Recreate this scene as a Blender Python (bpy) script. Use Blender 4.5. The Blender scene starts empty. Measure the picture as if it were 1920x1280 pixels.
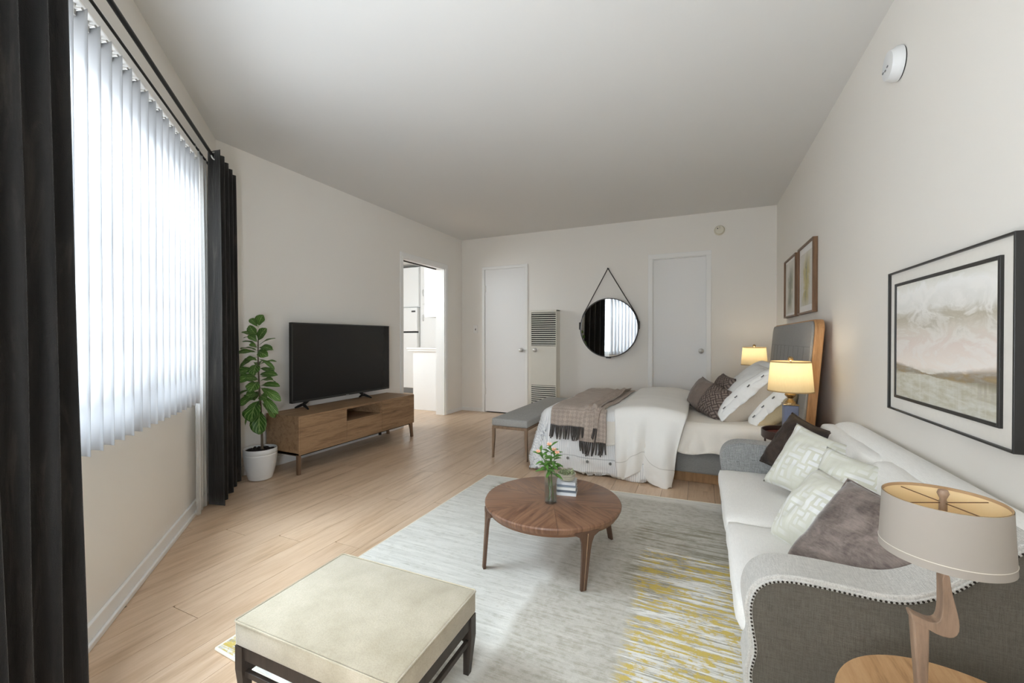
import bpy, bmesh, math, random
from mathutils import Vector, Matrix, noise

sc = bpy.context.scene
COL = sc.collection
rad = math.radians
random.seed(7)

# ------------------------------------------------------------------ camera, sky, exposure
CAM_H, YAW, PITCH = 1.056, rad(24.405), rad(-0.415)
cd = bpy.data.cameras.new('camera'); cam = bpy.data.objects.new('camera', cd); COL.objects.link(cam)
_f = Vector((-math.sin(YAW) * math.cos(PITCH), math.cos(YAW) * math.cos(PITCH), math.sin(PITCH)))
_r = Vector((math.cos(YAW), math.sin(YAW), 0)); _u = _r.cross(_f)
cam.matrix_world = Matrix(((_r.x, _u.x, -_f.x, 0), (_r.y, _u.y, -_f.y, 0), (_r.z, _u.z, -_f.z, CAM_H), (0, 0, 0, 1)))
cd.sensor_fit = 'HORIZONTAL'; cd.sensor_width = 36; cd.lens = 779.5 / 1920 * 36
cd.clip_start = 0.05
sc.camera = cam

SKY_STRENGTH = 3.0
w = bpy.data.worlds.new('sky'); sc.world = w; w.use_nodes = True
w.node_tree.nodes['Background'].inputs[0].default_value = (0.90, 0.95, 1.0, 1)
w.node_tree.nodes['Background'].inputs[1].default_value = SKY_STRENGTH

sc.view_settings.view_transform = 'Standard'; sc.view_settings.look = 'None'
sc.view_settings.gamma = 1; sc.view_settings.use_curve_mapping = False
sc.view_settings.exposure = 0.63
sc.cycles.max_bounces = 12; sc.cycles.diffuse_bounces = 8; sc.cycles.transparent_max_bounces = 16
sc.cycles.sample_clamp_indirect = 8.0
sc.cycles.caustics_reflective = False; sc.cycles.caustics_refractive = False

# ------------------------------------------------------------------ room numbers (metres; camera above the origin)
XL, XR, YB, H = -3.211, 0.748, 5.29, 2.5
WA = Vector((-1.914, 0.688, 0)); WD = Vector((-0.7393, 0.6734, 0)); WN = Vector((0.6734, 0.7393, 0))
def W(s, off, z):                     # a point on the slanted window wall: along it, out from it, up
    p = WA + WD * s + WN * off; return Vector((p.x, p.y, z))
S_CORNER, S_END = 1.755, -3.60
WIN_S0, WIN_S1, WIN_Z0, WIN_Z1 = -1.15, 1.20, 0.72, 2.08

def area_light(name, mat, sx, sy, energy, color=(1, 1, 1), portal=False, spread=0):
    ld = bpy.data.lights.new(name, 'AREA'); ld.shape = 'RECTANGLE'; ld.size = sx; ld.size_y = sy
    ld.energy = energy; ld.color = color
    if portal: ld.cycles.is_portal = True
    if spread: ld.spread = rad(spread)
    o = bpy.data.objects.new(name, ld); COL.objects.link(o); o.matrix_world = mat; return o
def aim(pos, direction, up=Vector((0, 0, 1))):
    z = -Vector(direction).normalized(); x = up.cross(z).normalized(); y = z.cross(x)
    return Matrix(((x.x, y.x, z.x, pos[0]), (x.y, y.y, z.y, pos[1]), (x.z, y.z, z.z, pos[2]), (0, 0, 0, 1)))
_sm = (WIN_S0 + WIN_S1) / 2
area_light('window_daylight', aim(W(_sm, -0.35, 1.55), WN + Vector((0, 0, -0.25))), 2.5, 1.7, 18, (0.85, 0.94, 1.0))
# the bright part of the sky, high over the window, and an added fill light bounced off the ceiling behind the camera
_wc = W(_sm, 0, 1.4); _sd = Vector((-0.906 * math.cos(rad(57)), -0.42 * math.cos(rad(57)), math.sin(rad(57))))
area_light('bright_sky', aim(_wc + _sd * 3.6, -_sd), 2.2, 2.2, 500, (0.74, 0.88, 1.0))
area_light('bounce_fill', aim((-0.50, -0.62, 0.90), (-0.75, 0.95, 0.95), Vector((0, 1, 0))), 1.0, 1.0, 74, (0.83, 0.91, 1.0))
area_light('window_portal', aim(W(_sm, -0.10, (WIN_Z0 + WIN_Z1) / 2), WN), WIN_S1 - WIN_S0, WIN_Z1 - WIN_Z0, 0, portal=True)
area_light('kitchen_daylight', aim((-4.9, 3.3, 1.8), (0.15, 1, -0.25)), 1.6, 1.2, 36, (0.86, 0.94, 1.0))

# ------------------------------------------------------------------ helpers
MW = {}
def mat_of(o): return MW.get(o.name, Matrix.Identity(4))
def thing(name, label, cat, loc=(0, 0, 0), rotz=0, group=None, mat=None, kind=None):
    o = bpy.data.objects.new(name, None); COL.objects.link(o); o.empty_display_size = 0.05
    m = mat if mat is not None else Matrix.Translation(loc) @ Matrix.Rotation(rotz, 4, 'Z')
    o.matrix_world = m; MW[o.name] = m.copy()
    if kind: o['kind'] = kind
    if label: o['label'] = label
    if cat: o['category'] = cat
    if group: o['group'] = group
    return o
def finish(bm, name, m, parent=None, world=True, smooth=False, label=None, angle=40, loc=None):
    """link a bmesh as one mesh object; world=True: its vertices are in world coordinates"""
    me = bpy.data.meshes.new(name)
    pm = mat_of(parent) if parent else Matrix.Identity(4)
    if world and parent: bm.transform(pm.inverted())
    bmesh.ops.recalc_face_normals(bm, faces=bm.faces) if smooth != 'keep' else None
    bm.to_mesh(me); bm.free()
    o = bpy.data.objects.new(name, me); COL.objects.link(o)
    if parent: o.parent = parent; MW[o.name] = pm.copy()
    if m: me.materials.append(m)
    if smooth:
        for p in me.polygons: p.use_smooth = True
        try: me.set_sharp_from_angle(angle=rad(angle))
        except Exception: pass
    if label: o['label'] = label
    return o
def tag(o, label, cat, group=None, kind=None):
    if label: o['label'] = label
    if cat: o['category'] = cat
    if group: o['group'] = group
    if kind: o['kind'] = kind
    return o
def B(): return bmesh.new()
def box(bm, x, y, z, bev=0, seg=2, frame=None):
    r = bmesh.ops.create_cube(bm, size=1)
    vs = r['verts']
    for v in vs:
        v.co = Vector((x[0] + (v.co.x + .5) * (x[1] - x[0]), y[0] + (v.co.y + .5) * (y[1] - y[0]), z[0] + (v.co.z + .5) * (z[1] - z[0])))
    if bev:
        es = {e for v in vs for e in v.link_edges}
        r = bmesh.ops.bevel(bm, geom=list(es), offset=bev, segments=seg, profile=.5, affect='EDGES')
        vs = list({v for f in r['faces'] for v in f.verts} | {v for v in vs if v.is_valid})
    if frame:
        for v in vs: v.co = frame(v.co)
    return vs
def wbox(bm, s, off, z, bev=0):       # a box in window-wall coordinates
    return box(bm, s, off, z, bev, frame=lambda c: W(c.x, c.y, c.z))
def tube(bm, pts, radii, seg=10, cap=True, squash=1):
    pts = [Vector(p) for p in pts]
    if not hasattr(radii, '__len__'): radii = [radii] * len(pts)
    rings = []; ref = None
    for i, p in enumerate(pts):
        t = (pts[min(i + 1, len(pts) - 1)] - pts[max(i - 1, 0)]).normalized()
        if ref is None: ref = Vector((0, 0, 1)) if abs(t.z) < .9 else Vector((1, 0, 0))
        a = (ref - t * ref.dot(t)).normalized(); b = t.cross(a); ref = a
        rings.append([bm.verts.new(p + (a * math.cos(2 * math.pi * k / seg) + b * math.sin(2 * math.pi * k / seg) * squash) * radii[i]) for k in range(seg)])
    for r0, r1 in zip(rings, rings[1:]):
        for k in range(seg): bm.faces.new((r0[k], r0[(k + 1) % seg], r1[(k + 1) % seg], r1[k]))
    if cap:
        bm.faces.new(rings[0][::-1]); bm.faces.new(rings[-1])
    return rings
def lathe(bm, prof, c=(0, 0, 0), seg=32, caps=(True, True), M=None):
    rings = []
    for r, z in prof:
        ring = []
        for k in range(seg):
            p = Vector((r * math.cos(2 * math.pi * k / seg), r * math.sin(2 * math.pi * k / seg), z))
            if M: p = M @ p
            ring.append(bm.verts.new(p + Vector(c)))
        rings.append(ring)
    for r0, r1 in zip(rings, rings[1:]):
        for k in range(seg): bm.faces.new((r0[k], r0[(k + 1) % seg], r1[(k + 1) % seg], r1[k]))
    if caps[0]: bm.faces.new(rings[0][::-1])
    if caps[1]: bm.faces.new(rings[-1])
def grid(bm, f, nu, nv, uv=True, uvf=None):
    vs = [[bm.verts.new(f(i / nu, j / nv)) for j in range(nv + 1)] for i in range(nu + 1)]
    lay = bm.loops.layers.uv.verify() if uv else None
    for i in range(nu):
        for j in range(nv):
            q = ((i, j), (i + 1, j), (i + 1, j + 1), (i, j + 1))
            fc = bm.faces.new([vs[a][b] for a, b in q])
            if uv:
                for l, (a, b) in zip(fc.loops, q):
                    l[lay].uv = uvf(a / nu, b / nv) if uvf else (a / nu, b / nv)
    return vs
def prism(bm, poly, ext, f):          # polygon (a,b) extruded over ext=(c0,c1); f(a,b,c) -> point
    v0 = [bm.verts.new(f(a, b, ext[0])) for a, b in poly]; v1 = [bm.verts.new(f(a, b, ext[1])) for a, b in poly]
    bm.faces.new(v0[::-1]); bm.faces.new(v1)
    n = len(poly)
    for i in range(n): bm.faces.new((v0[i], v0[(i + 1) % n], v1[(i + 1) % n], v1[i]))
def solidify(o, t, off=0):
    md = o.modifiers.new('thickness', 'SOLIDIFY'); md.thickness = t; md.offset = off; return o
def bevel_mod(o, wd, seg=2):
    md = o.modifiers.new('bevel', 'BEVEL'); md.width = wd; md.segments = seg; md.limit_method = 'ANGLE'; return o
def fbm(p, s=1, o=3):
    p = Vector(p) * s; a = 1; t = 0
    for _ in range(o): t += a * noise.noise(p); p = p * 2.03 + Vector((7.1, 3.3, 1.7)); a *= .5
    return t

# ------------------------------------------------------------------ materials
def srgb(r, g, b):
    f = lambda c: (c / 255 / 12.92) if c / 255 <= .04045 else ((c / 255 + .055) / 1.055) ** 2.4
    return (f(r), f(g), f(b), 1)
class NT:
    def __init__(s, name):
        s.m = bpy.data.materials.new(name); s.m.use_nodes = True; s.t = s.m.node_tree; s.t.nodes.clear()
        s.out = s.t.nodes.new('ShaderNodeOutputMaterial')
    def n(s, typ, ins=None, out=0, **pr):
        nd = s.t.nodes.new('ShaderNode' + typ)
        for k, v in pr.items(): setattr(nd, k, v)
        for k, v in (ins or {}).items():
            if isinstance(v, bpy.types.NodeSocket): s.t.links.new(v, nd.inputs[k])
            else: nd.inputs[k].default_value = v
        return nd.outputs[out]
    def math(s, op, a, b=0.0, c=None):
        i = {0: a, 1: b}
        if c is not None: i[2] = c
        return s.n('Math', i, operation=op)
    def ramp(s, fac, stops, interp='LINEAR'):
        nd = s.t.nodes.new('ShaderNodeValToRGB'); s.t.links.new(fac, nd.inputs[0]); nd.color_ramp.interpolation = interp
        el = nd.color_ramp.elements
        while len(el) < len(stops): el.new(.5)
        for e, (p, c) in zip(el, stops): e.position = p; e.color = c if hasattr(c, '__len__') else (c, c, c, 1)
        return nd.outputs[0]
    def mix(s, fac, a, b, bt='MIX'):
        nd = s.t.nodes.new('ShaderNodeMix'); nd.data_type = 'RGBA'; nd.blend_type = bt
        for k, v in ((0, fac), (6, a), (7, b)):
            if isinstance(v, bpy.types.NodeSocket): s.t.links.new(v, nd.inputs[k])
            else: nd.inputs[k].default_value = v
        return nd.outputs[2]
    def coord(s, kind='Object', scale=(1, 1, 1), rot=(0, 0, 0), loc=(0, 0, 0)):
        if kind == 'Position': v = s.n('NewGeometry')
        else: v = {'Object': lambda: s.n('TexCoord', out=3), 'UV': lambda: s.n('TexCoord', out=2), 'Generated': lambda: s.n('TexCoord', out=0)}[kind]()
        return s.n('Mapping', {0: v, 1: loc, 2: rot, 3: scale})
    def noise(s, vec, scale=5, detail=4, rough=.5, dist=0, out=0):
        return s.n('TexNoise', {'Vector': vec, 'Scale': scale, 'Detail': detail, 'Roughness': rough, 'Distortion': dist}, out=out)
    def bsdf(s, col, rough=.6, bump=None, bstr=.2, bdist=.005, metal=0, spec=.5, **kw):
        ins = {'Base Color': col, 'Roughness': rough, 'Metallic': metal, 'Specular IOR Level': spec}
        for k, v in kw.items(): ins[k.replace('_', ' ')] = v
        if bump is not None:
            ins['Normal'] = s.n('Bump', {'Height': bump, 'Strength': bstr, 'Distance': bdist})
        return s.n('BsdfPrincipled', ins)
    def done(s, sh): s.t.links.new(sh, s.out.inputs[0]); return s.m
def sheen_fac(t, lo=.05, hi=.8, p=4.0):
    f = t.n('LayerWeight', {0: .5}, out=1); return t.math('MULTIPLY_ADD', t.math('POWER', f, p), hi - lo, lo)
def plain(name, rgb, rough=.5, metal=0, var=.06, scale=8, **kw):
    t = NT(name); c = srgb(*rgb); n = t.noise(t.coord('Object'), scale, 3)
    lo = tuple(x * (1 - var) for x in c[:3]) + (1,); hi = tuple(min(1, x * (1 + var)) for x in c[:3]) + (1,)
    return t.done(t.bsdf(t.mix(n, lo, hi), rough, metal=metal, **kw))
def fabric(name, rgb, weave=900, var=.10, bstr=.25, sheen=.2, rough=.9, blotch=6, trans=0, rgb2=None, thread=.12):
    t = NT(name); c = srgb(*rgb); co = t.coord('Object')
    n = t.noise(co, blotch, 4); a = srgb(*rgb2) if rgb2 else tuple(x * (1 - 2 * var) for x in c[:3]) + (1,)
    w1 = t.noise(t.coord('Object', (1, 1, .12)), weave, 2); w2 = t.noise(t.coord('Object', (.12, .12, 1)), weave, 2)
    th = t.math('ADD', t.math('MULTIPLY', w1, .5), t.math('MULTIPLY', w2, .5))
    col = t.mix(t.ramp(n, [(.3, 0), (.7, 1)]), a, c)
    col = t.mix(t.ramp(th, [(.35, 1), (.65, 0)]), col, tuple(x * (1 - 2.5 * thread) for x in c[:3]) + (1,)) if thread else col
    sh = t.bsdf(col, rough, th, bstr, .002, spec=.2, Sheen_Weight=sheen)
    if trans:
        tr = t.n('BsdfTranslucent', {0: col}); sh = t.n('MixShader', {0: trans, 1: sh, 2: tr})
    return t.done(sh)
def wood(name, rgbs, axis=0, scale=3.0, stretch=12, rough=.45, coords='Object', bstr=.08, knots=.5, random_tone=False, spec=.4, coat=0):
    t = NT(name); sv = [stretch] * 3; sv[axis] = 1
    if coords == 'Position': co = t.coord('Position', tuple(sv))
    else: co = t.coord('Object', tuple(sv))
    if random_tone:
        rnd = t.n('ObjectInfo', out=5)
        co = t.n('VectorMath', {0: co, 1: t.n('CombineXYZ', {0: t.math('MULTIPLY', rnd, 37.0), 1: t.math('MULTIPLY', rnd, 91.0), 2: 0.0})}, operation='ADD')
    n1 = t.noise(co, scale, 6, .6, knots); n2 = t.noise(co, scale * 6, 3, .6, .3)
    f = t.math('ADD', t.math('MULTIPLY', n1, .75), t.math('MULTIPLY', n2, .25))
    k = len(rgbs); col = t.ramp(f, [(.28 + .44 * i / (k - 1), srgb(*c)) for i, c in enumerate(rgbs)])
    if random_tone:
        col = t.mix(t.math('MULTIPLY', rnd, .35), col, t.mix(.5, col, srgb(*rgbs[-1])))
        col = t.mix(t.math('MULTIPLY', t.math('FRACT', t.math('MULTIPLY', rnd, 7.3)), .25), col, t.mix(.5, col, srgb(*rgbs[0])))
    return t.done(t.bsdf(col, t.ramp(n2, [(0, rough * .8), (1, min(1, rough * 1.25))]), n2, bstr, .002, spec=spec, Coat_Weight=coat, Coat_Roughness=.42))
# ------------------------------------------------------------------ shared materials
def paint(name, rgb, rough=.6, var=.02):
    t = NT(name); c = srgb(*rgb); n = t.noise(t.coord('Position'), 1.3, 4)
    fine = t.noise(t.coord('Position'), 180, 3)
    lo = tuple(x * (1 - var) for x in c[:3]) + (1,)
    return t.done(t.bsdf(t.mix(n, lo, c), rough, fine, .06, .002, spec=.3))
M_WALL = paint('wall_paint', (233, 229, 222)); M_CEIL = paint('ceiling_paint', (220, 219, 216), .75)
M_TRIM = paint('white_trim', (236, 235, 232), .35); M_DOOR = paint('door_paint', (234, 233, 231), .4)
M_KWALL = paint('kitchen_paint', (238, 237, 233)); M_APPL = paint('white_enamel', (236, 236, 235), .25)
M_PLANK = wood('oak_plank', [(160, 129, 99), (199, 169, 138), (216, 189, 161), (183, 152, 121)], axis=1, scale=1.5, stretch=11, rough=.36, coords='Position', bstr=.03, random_tone=True, spec=.6, coat=.35)
M_DARK = plain('dark_gap', (28, 26, 25), .8); M_CHROME = plain('brushed_nickel', (205, 203, 199), .38, .75, .03)
M_BLACK = plain('black_metal', (26, 25, 24), .4, .3)
M_BRASS = plain('aged_brass', (176, 150, 110), .25, 1.0)

# ------------------------------------------------------------------ the floor: a base slab and every plank
ROOM = [(XL, 1.869), (XR, -1.737), (XR, YB), (XL, YB)]
ROOM = [(XL, 1.869), (XL, YB), (XR, YB), (XR, -1.737)][::-1]
KIT = [(-6.4, 3.0), (XL, 3.0), (XL, 7.3), (-6.4, 7.3)]
def clip(poly, cp):
    out = poly
    for i in range(len(cp)):
        a, b = Vector(cp[i]), Vector(cp[(i + 1) % len(cp)]); e = b - a
        ins = lambda p: e.x * (p[1] - a.y) - e.y * (p[0] - a.x) >= -1e-9
        src, out = out, []
        for j in range(len(src)):
            p, q = src[j], src[(j + 1) % len(src)]
            if ins(p): out.append(p)
            if ins(p) != ins(q):
                d1 = e.x * (p[1] - a.y) - e.y * (p[0] - a.x); d2 = e.x * (q[1] - a.y) - e.y * (q[0] - a.x)
                t = d1 / (d1 - d2); out.append((p[0] + (q[0] - p[0]) * t, p[1] + (q[1] - p[1]) * t))
        if not out: return []
    return out
def ccw(p):
    s = sum(p[i][0] * p[(i + 1) % len(p)][1] - p[(i + 1) % len(p)][0] * p[i][1] for i in range(len(p)))
    return p if s > 0 else p[::-1]
ROOM = ccw(ROOM); KIT = ccw(KIT)
SHELL = [(XL - .14, 1.834), (XR + .14, -2.027), (XR + .14, YB + .14), (XL - .14, YB + .14)]
bm = B(); prism(bm, SHELL, (-.08, -.006), lambda a, b, c: Vector((a, b, c))); prism(bm, KIT, (-.08, -.006), lambda a, b, c: Vector((a, b, c)))
floor = finish(bm, 'floor', M_DARK); floor['kind'] = 'structure'
PW, PLEN = 0.165, 1.22
_full = None
def plank_at(poly):
    bm = B(); prism(bm, poly, (-.006, 0), lambda a, b, c: Vector((a, b, c)))
    return finish(bm, 'plank', M_PLANK, floor)
for area, y0r in ((ROOM, (-1.8, YB)), (KIT, (3.0, 7.3))):
    xs = [p[0] for p in area]; i0 = math.floor((min(xs) - XL) / PW + .5); i1 = math.ceil((max(xs) - XL) / PW - 1e-6)
    for i in range(i0, i1):
        x0 = XL + i * PW; off = (i * 0.47 % 1) * PLEN; y = y0r[0] - off
        while y < y0r[1]:
            g = .0009
            q = clip([(x0 + g, y + g), (x0 + PW - g, y + g), (x0 + PW - g, y + PLEN - g), (x0 + g, y + PLEN - g)], area)
            if len(q) > 2:
                ar = abs(sum(q[k][0] * q[(k + 1) % len(q)][1] - q[(k + 1) % len(q)][0] * q[k][1] for k in range(len(q)))) / 2
                if ar > .97 * PW * PLEN and _full:
                    o = bpy.data.objects.new('plank', _full[0]); COL.objects.link(o); o.parent = floor
                    o.location = (x0 - _full[1], y - _full[2], 0)
                elif ar > .004:
                    o = plank_at(q)
                    if ar > .97 * PW * PLEN: _full = (o.data, x0, y)
            y += PLEN

# ------------------------------------------------------------------ walls and ceiling
def struct(bm, name, m, **k):
    o = finish(bm, name, m, **k); o['kind'] = 'structure'; return o
T = .12
bm = B(); prism(bm, SHELL, (H, H + .1), lambda a, b, c: Vector((a, b, c))); struct(bm, 'ceiling', M_CEIL)
# left wall with the kitchen doorway
DY0, DY1, DZ = 3.945, 4.838, 2.015
bm = B(); XK = XL - .14
box(bm, (XK, XL), (1.75, DY0), (0, H)); box(bm, (XK, XL), (DY1, YB + .14), (0, H)); box(bm, (XK, XL), (DY0, DY1), (DZ, H)); struct(bm, 'wall_left', M_WALL)
bm = B(); box(bm, (XR, XR + .14), (-1.95, YB + .14), (0, H)); struct(bm, 'wall_right', M_WALL)
# back wall with two door openings
D1 = (-2.825, -2.203, 2.037); D2 = (-0.530, 0.058, 2.016)
bm = B()
for a, b in ((XL, D1[0]), (D1[1], D2[0]), (D2[1], XR)): box(bm, (a, b), (YB, YB + .14), (0, H))
for d in (D1, D2): box(bm, (d[0], d[1]), (YB, YB + .14), (d[2], H))
struct(bm, 'wall_back', M_WALL)
# slanted window wall
bm = B()
wbox(bm, (S_END, WIN_S0), (-T, 0), (0, H)); wbox(bm, (WIN_S1, S_CORNER + .1), (-T, 0), (0, H))
wbox(bm, (WIN_S0, WIN_S1), (-T, 0), (0, WIN_Z0)); wbox(bm, (WIN_S0, WIN_S1), (-T, 0), (WIN_Z1, H))
struct(bm, 'wall_front', M_WALL)
# baseboards
bm = B(); wbox(bm, (S_END + .02, S_CORNER - .01), (0, .014), (0, .075), .004); struct(bm, 'baseboard_front', M_TRIM)
bm = B(); wbox(bm, (S_END + .02, S_CORNER - .01), (.014, .026), (0, .022), .004); struct(bm, 'baseboard_shoe', M_TRIM)
bm = B(); box(bm, (XL, XL + .014), (1.9, DY0 - .055), (0, .075), .004); box(bm, (XL, XL + .014), (DY1 + .055, YB), (0, .05), .004); struct(bm, 'baseboard_left', M_TRIM)
bm = B()
for a, b in ((XL, -2.866), (-2.157, -2.095), (-1.69, -.588), (.104, XR)): box(bm, (a, b), (YB - .014, YB), (0, .05), .004)
struct(bm, 'baseboard_back', M_TRIM)
bm = B(); box(bm, (XR - .014, XR), (-1.6, YB - .02), (0, .075), .004); struct(bm, 'baseboard_right', M_TRIM)
# door casings
def casing(name, x0, x1, z1, cw, y, d=.016):
    bm = B()
    box(bm, (x0 - cw, x0), (y - d, y), (0, z1), .004); box(bm, (x1, x1 + cw), (y - d, y), (0, z1), .004); box(bm, (x0 - cw, x1 + cw), (y - d, y), (z1, z1 + cw), .004)
    return struct(bm, name, M_TRIM)
casing('trim_1', D1[0], D1[1], D1[2], .042, YB); casing('trim_2', D2[0], D2[1], D2[2], .052, YB)
bm = B(); cw = .052
box(bm, (XL, XL + .016), (DY0 - cw, DY0), (0, DZ), .004); box(bm, (XL, XL + .016), (DY1, DY1 + cw), (0, DZ), .004); box(bm, (XL, XL + .016), (DY0 - cw, DY1 + cw), (DZ, DZ + .06), .004)
struct(bm, 'trim_3', M_TRIM)
bm = B(); box(bm, (XK, XL), (DY1 - .012, DY1), (0, DZ)); box(bm, (XK, XL), (DY0, DY0 + .012), (0, DZ)); box(bm, (XK, XL), (DY0, DY1), (DZ - .012, DZ)); struct(bm, 'trim_4', M_TRIM)
bm = B(); box(bm, (XL - .09, XL - .07), (DY0 + .014, DY1 - .1), (DZ - .022, DZ - .0125)); struct(bm, 'trim_5', M_DARK)
bm = B(); wbox(bm, (WIN_S0 - .1, WIN_S1 + .06), (0, .022), (2.135, 2.20), .004); wbox(bm, (WIN_S0 - .1, WIN_S1 + .06), (0, .034), (2.196, 2.21), .003); struct(bm, 'trim_6', M_TRIM)
# doors
def knob(parent, x, y, z, m=M_CHROME):
    bm = B(); R = Matrix.Translation((x, y, z)) @ Matrix.Rotation(rad(90), 4, 'X')
    lathe(bm, [(.030, 0), (.031, .004), (.012, .008), (.011, .022), (.020, .030), (.027, .042), (.026, .052), (.016, .060), (.001, .062)], (0, 0, 0), 24, M=R)
    return finish(bm, 'door_knob', m, parent, smooth=True)
def door(name, d, y, knobx, knobz, hinges):
    t = thing(name, None, None, ((d[0] + d[1]) / 2, y, 0), kind='structure')
    bm = B(); box(bm, (d[0] + .004, d[1] - .004), (y, y + .035), (.014, d[2] - .005), .002); finish(bm, 'door_slab', M_DOOR, t)
    knob(t, knobx, y, knobz)
    for x, z in hinges:
        bm = B(); tube(bm, [(x, y - .004, z - .045), (x, y - .004, z + .045)], .007, 8); box(bm, (x, x + .012), (y - .003, y + .001), (z - .045, z + .045)); finish(bm, 'hinge', M_TRIM, t, smooth=True)
    return t
door('door_1', D1, YB - .004, -2.25, .897, ((-2.818, 1.765), (-2.818, .30)))
door('door_2', D2, YB + .05, .005, .91, ())
for nm, d in (('trim_7', D1), ('trim_8', D2)):
    bm = B(); box(bm, (d[0] - .01, d[0] + .004), (YB, YB + .13), (0, d[2])); box(bm, (d[1] - .004, d[1] + .01), (YB, YB + .13), (0, d[2])); box(bm, (d[0], d[1]), (YB, YB + .13), (d[2] - .005, d[2] + .01)); box(bm, (d[0], d[1]), (YB + .125, YB + .14), (0, d[2])); struct(bm, nm, M_TRIM)

# ------------------------------------------------------------------ window
win = thing('window_1', None, None, tuple(W(_sm, -.06, WIN_Z0)), kind='structure')
bm = B()
for a, b, c, d in ((WIN_S0, WIN_S1, WIN_Z0, WIN_Z0 + .05), (WIN_S0, WIN_S1, WIN_Z1 - .05, WIN_Z1), (WIN_S0, WIN_S0 + .05, WIN_Z0, WIN_Z1), (WIN_S1 - .05, WIN_S1, WIN_Z0, WIN_Z1)): wbox(bm, (a, b), (-.09, -.04), (c, d), .004)
finish(bm, 'window_frame', M_TRIM, win)
for s in (-.42, .33):
    bm = B(); wbox(bm, (s - .02, s + .02), (-.085, -.045), (WIN_Z0 + .05, WIN_Z1 - .05), .004); finish(bm, 'mullion', M_TRIM, win)
t = NT('window_glass'); lw = sheen_fac(t)
M_GLASS = t.done(t.n('MixShader', {0: lw, 1: t.n('BsdfTransparent'), 2: t.n('BsdfGlossy', {0: (1, 1, 1, 1), 1: .0})}))
for a, b in ((WIN_S0 + .05, -.44), (-.40, .31), (.35, WIN_S1 - .05)):
    bm = B(); wbox(bm, (a, b), (-.068, -.062), (WIN_Z0 + .05, WIN_Z1 - .05)); finish(bm, 'pane', M_GLASS, win)

# ------------------------------------------------------------------ vertical blind
t = NT('blind_vinyl'); c = (.70, .71, .73, 1)
sh = t.n('MixShader', {0: .26, 1: t.bsdf(c, .5, t.noise(t.coord('Object', (200, 200, 1)), 3, 2), .05, .001), 2: t.n('BsdfTranslucent', {0: c})})
M_VANE = t.done(sh)
bl = thing('vertical_blind', 'white vertical vane blind hanging across the window between the charcoal curtains', 'blind', tuple(W(0, .05, 2.1)))
bm = B(); wbox(bm, (WIN_S0 - .02, 1.01), (.028, .075), (2.085, 2.125), .005); finish(bm, 'headrail', M_TRIM, bl)
VD = Vector((math.cos(rad(21)), math.sin(rad(21)), 0)); VN = Vector((-VD.y, VD.x, 0))
def vane_bm(c, z0, z1, wd=.092, bow=.007):
    bm = B()
    grid(bm, lambda u, v: Vector((c.x, c.y, 0)) + VD * ((u - .5) * wd) + VN * (bow * (1 - (2 * u - 1) ** 2)) + Vector((0, 0, z0 + v * (z1 - z0))), 5, 1)
    return bm
s = WIN_S0 - .01; k = 0; vmesh = None
while s < .985:
    c = W(s, .05, 0)
    if vmesh is None:
        o = finish(vane_bm(c, .690, 2.066), 'vane', M_VANE, bl, smooth=True); solidify(o, .0012); vmesh = o; v0 = c.copy()
    else:
        o = vmesh.copy(); COL.objects.link(o); o.location = c - v0; MW[o.name] = MW[vmesh.name]
    k += 1; s += .0775 if k % 3 else .074
    bm = B(); p = c
    tube(bm, [(p.x, p.y, 2.05), (p.x, p.y, 2.09)], .006, 8); q = p + VD * .03
    tube(bm, [(p.x, p.y, 2.072), (q.x, q.y, 2.066)], .005, 6)
    finish(bm, 'vane_clip', M_CHROME, bl, smooth=True)

# ------------------------------------------------------------------ curtains and rods
def rod(name, off, z, r, label, s0=-1.1, s1=1.66):
    t = thing(name, label, 'curtain rod', tuple(W(.3, off, z)))
    bm = B(); tube(bm, [W(s0, off, z), W(s1, off, z)], r, 14); finish(bm, 'rod', M_BLACK, t, smooth=True)
    for s in (s0 + .04, 1.67):
        bm = B(); s += 0 if off > .08 else (-.06 if s > 0 else .06); zb = z - .004 if off > .08 else z - .014
        tube(bm, [W(s, 0.001, zb), W(s, off, zb)], .005, 8); tube(bm, [W(s, 0.001, zb), W(s, .006, zb)], .016, 14); tube(bm, [W(s, off, zb - .008), W(s, off, z)], .006, 8)
        finish(bm, 'bracket', M_BLACK, t, smooth=True)
    bm = B(); p = W(s0, off, z); tube(bm, [p, W(s0 - .012, off, z), W(s0 - .03, off, z), W(s0 - .04, off, z)], [r, r * 1.9, r * 1.9, r * .6], 14); finish(bm, 'finial', M_BLACK, t, smooth=True)
rod('curtain_rod', .102, 2.178, .0095, 'thicker outer black rod that carries the charcoal curtains', -1.2, 1.70)
rod('curtain_rod', .058, 2.156, .006, 'thin inner black rod behind the outer one, carrying the sheer', -1.1, 1.70)
t = NT('charcoal_velvet'); co = t.coord('Object', (14, 14, 1.6))
nz = t.noise(co, 2.2, 5, .6, .6); fine = t.noise(t.coord('Object'), 400, 2)
M_VELVET = t.done(t.bsdf(t.ramp(nz, [(.3, srgb(25, 24, 23)), (.55, srgb(36, 34, 32)), (.75, srgb(58, 54, 50))]), .75, t.math('ADD', nz, t.math('MULTIPLY', fine, .15)), .35, .02, spec=.25, Sheen_Weight=.16, Sheen_Roughness=.4))
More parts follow.
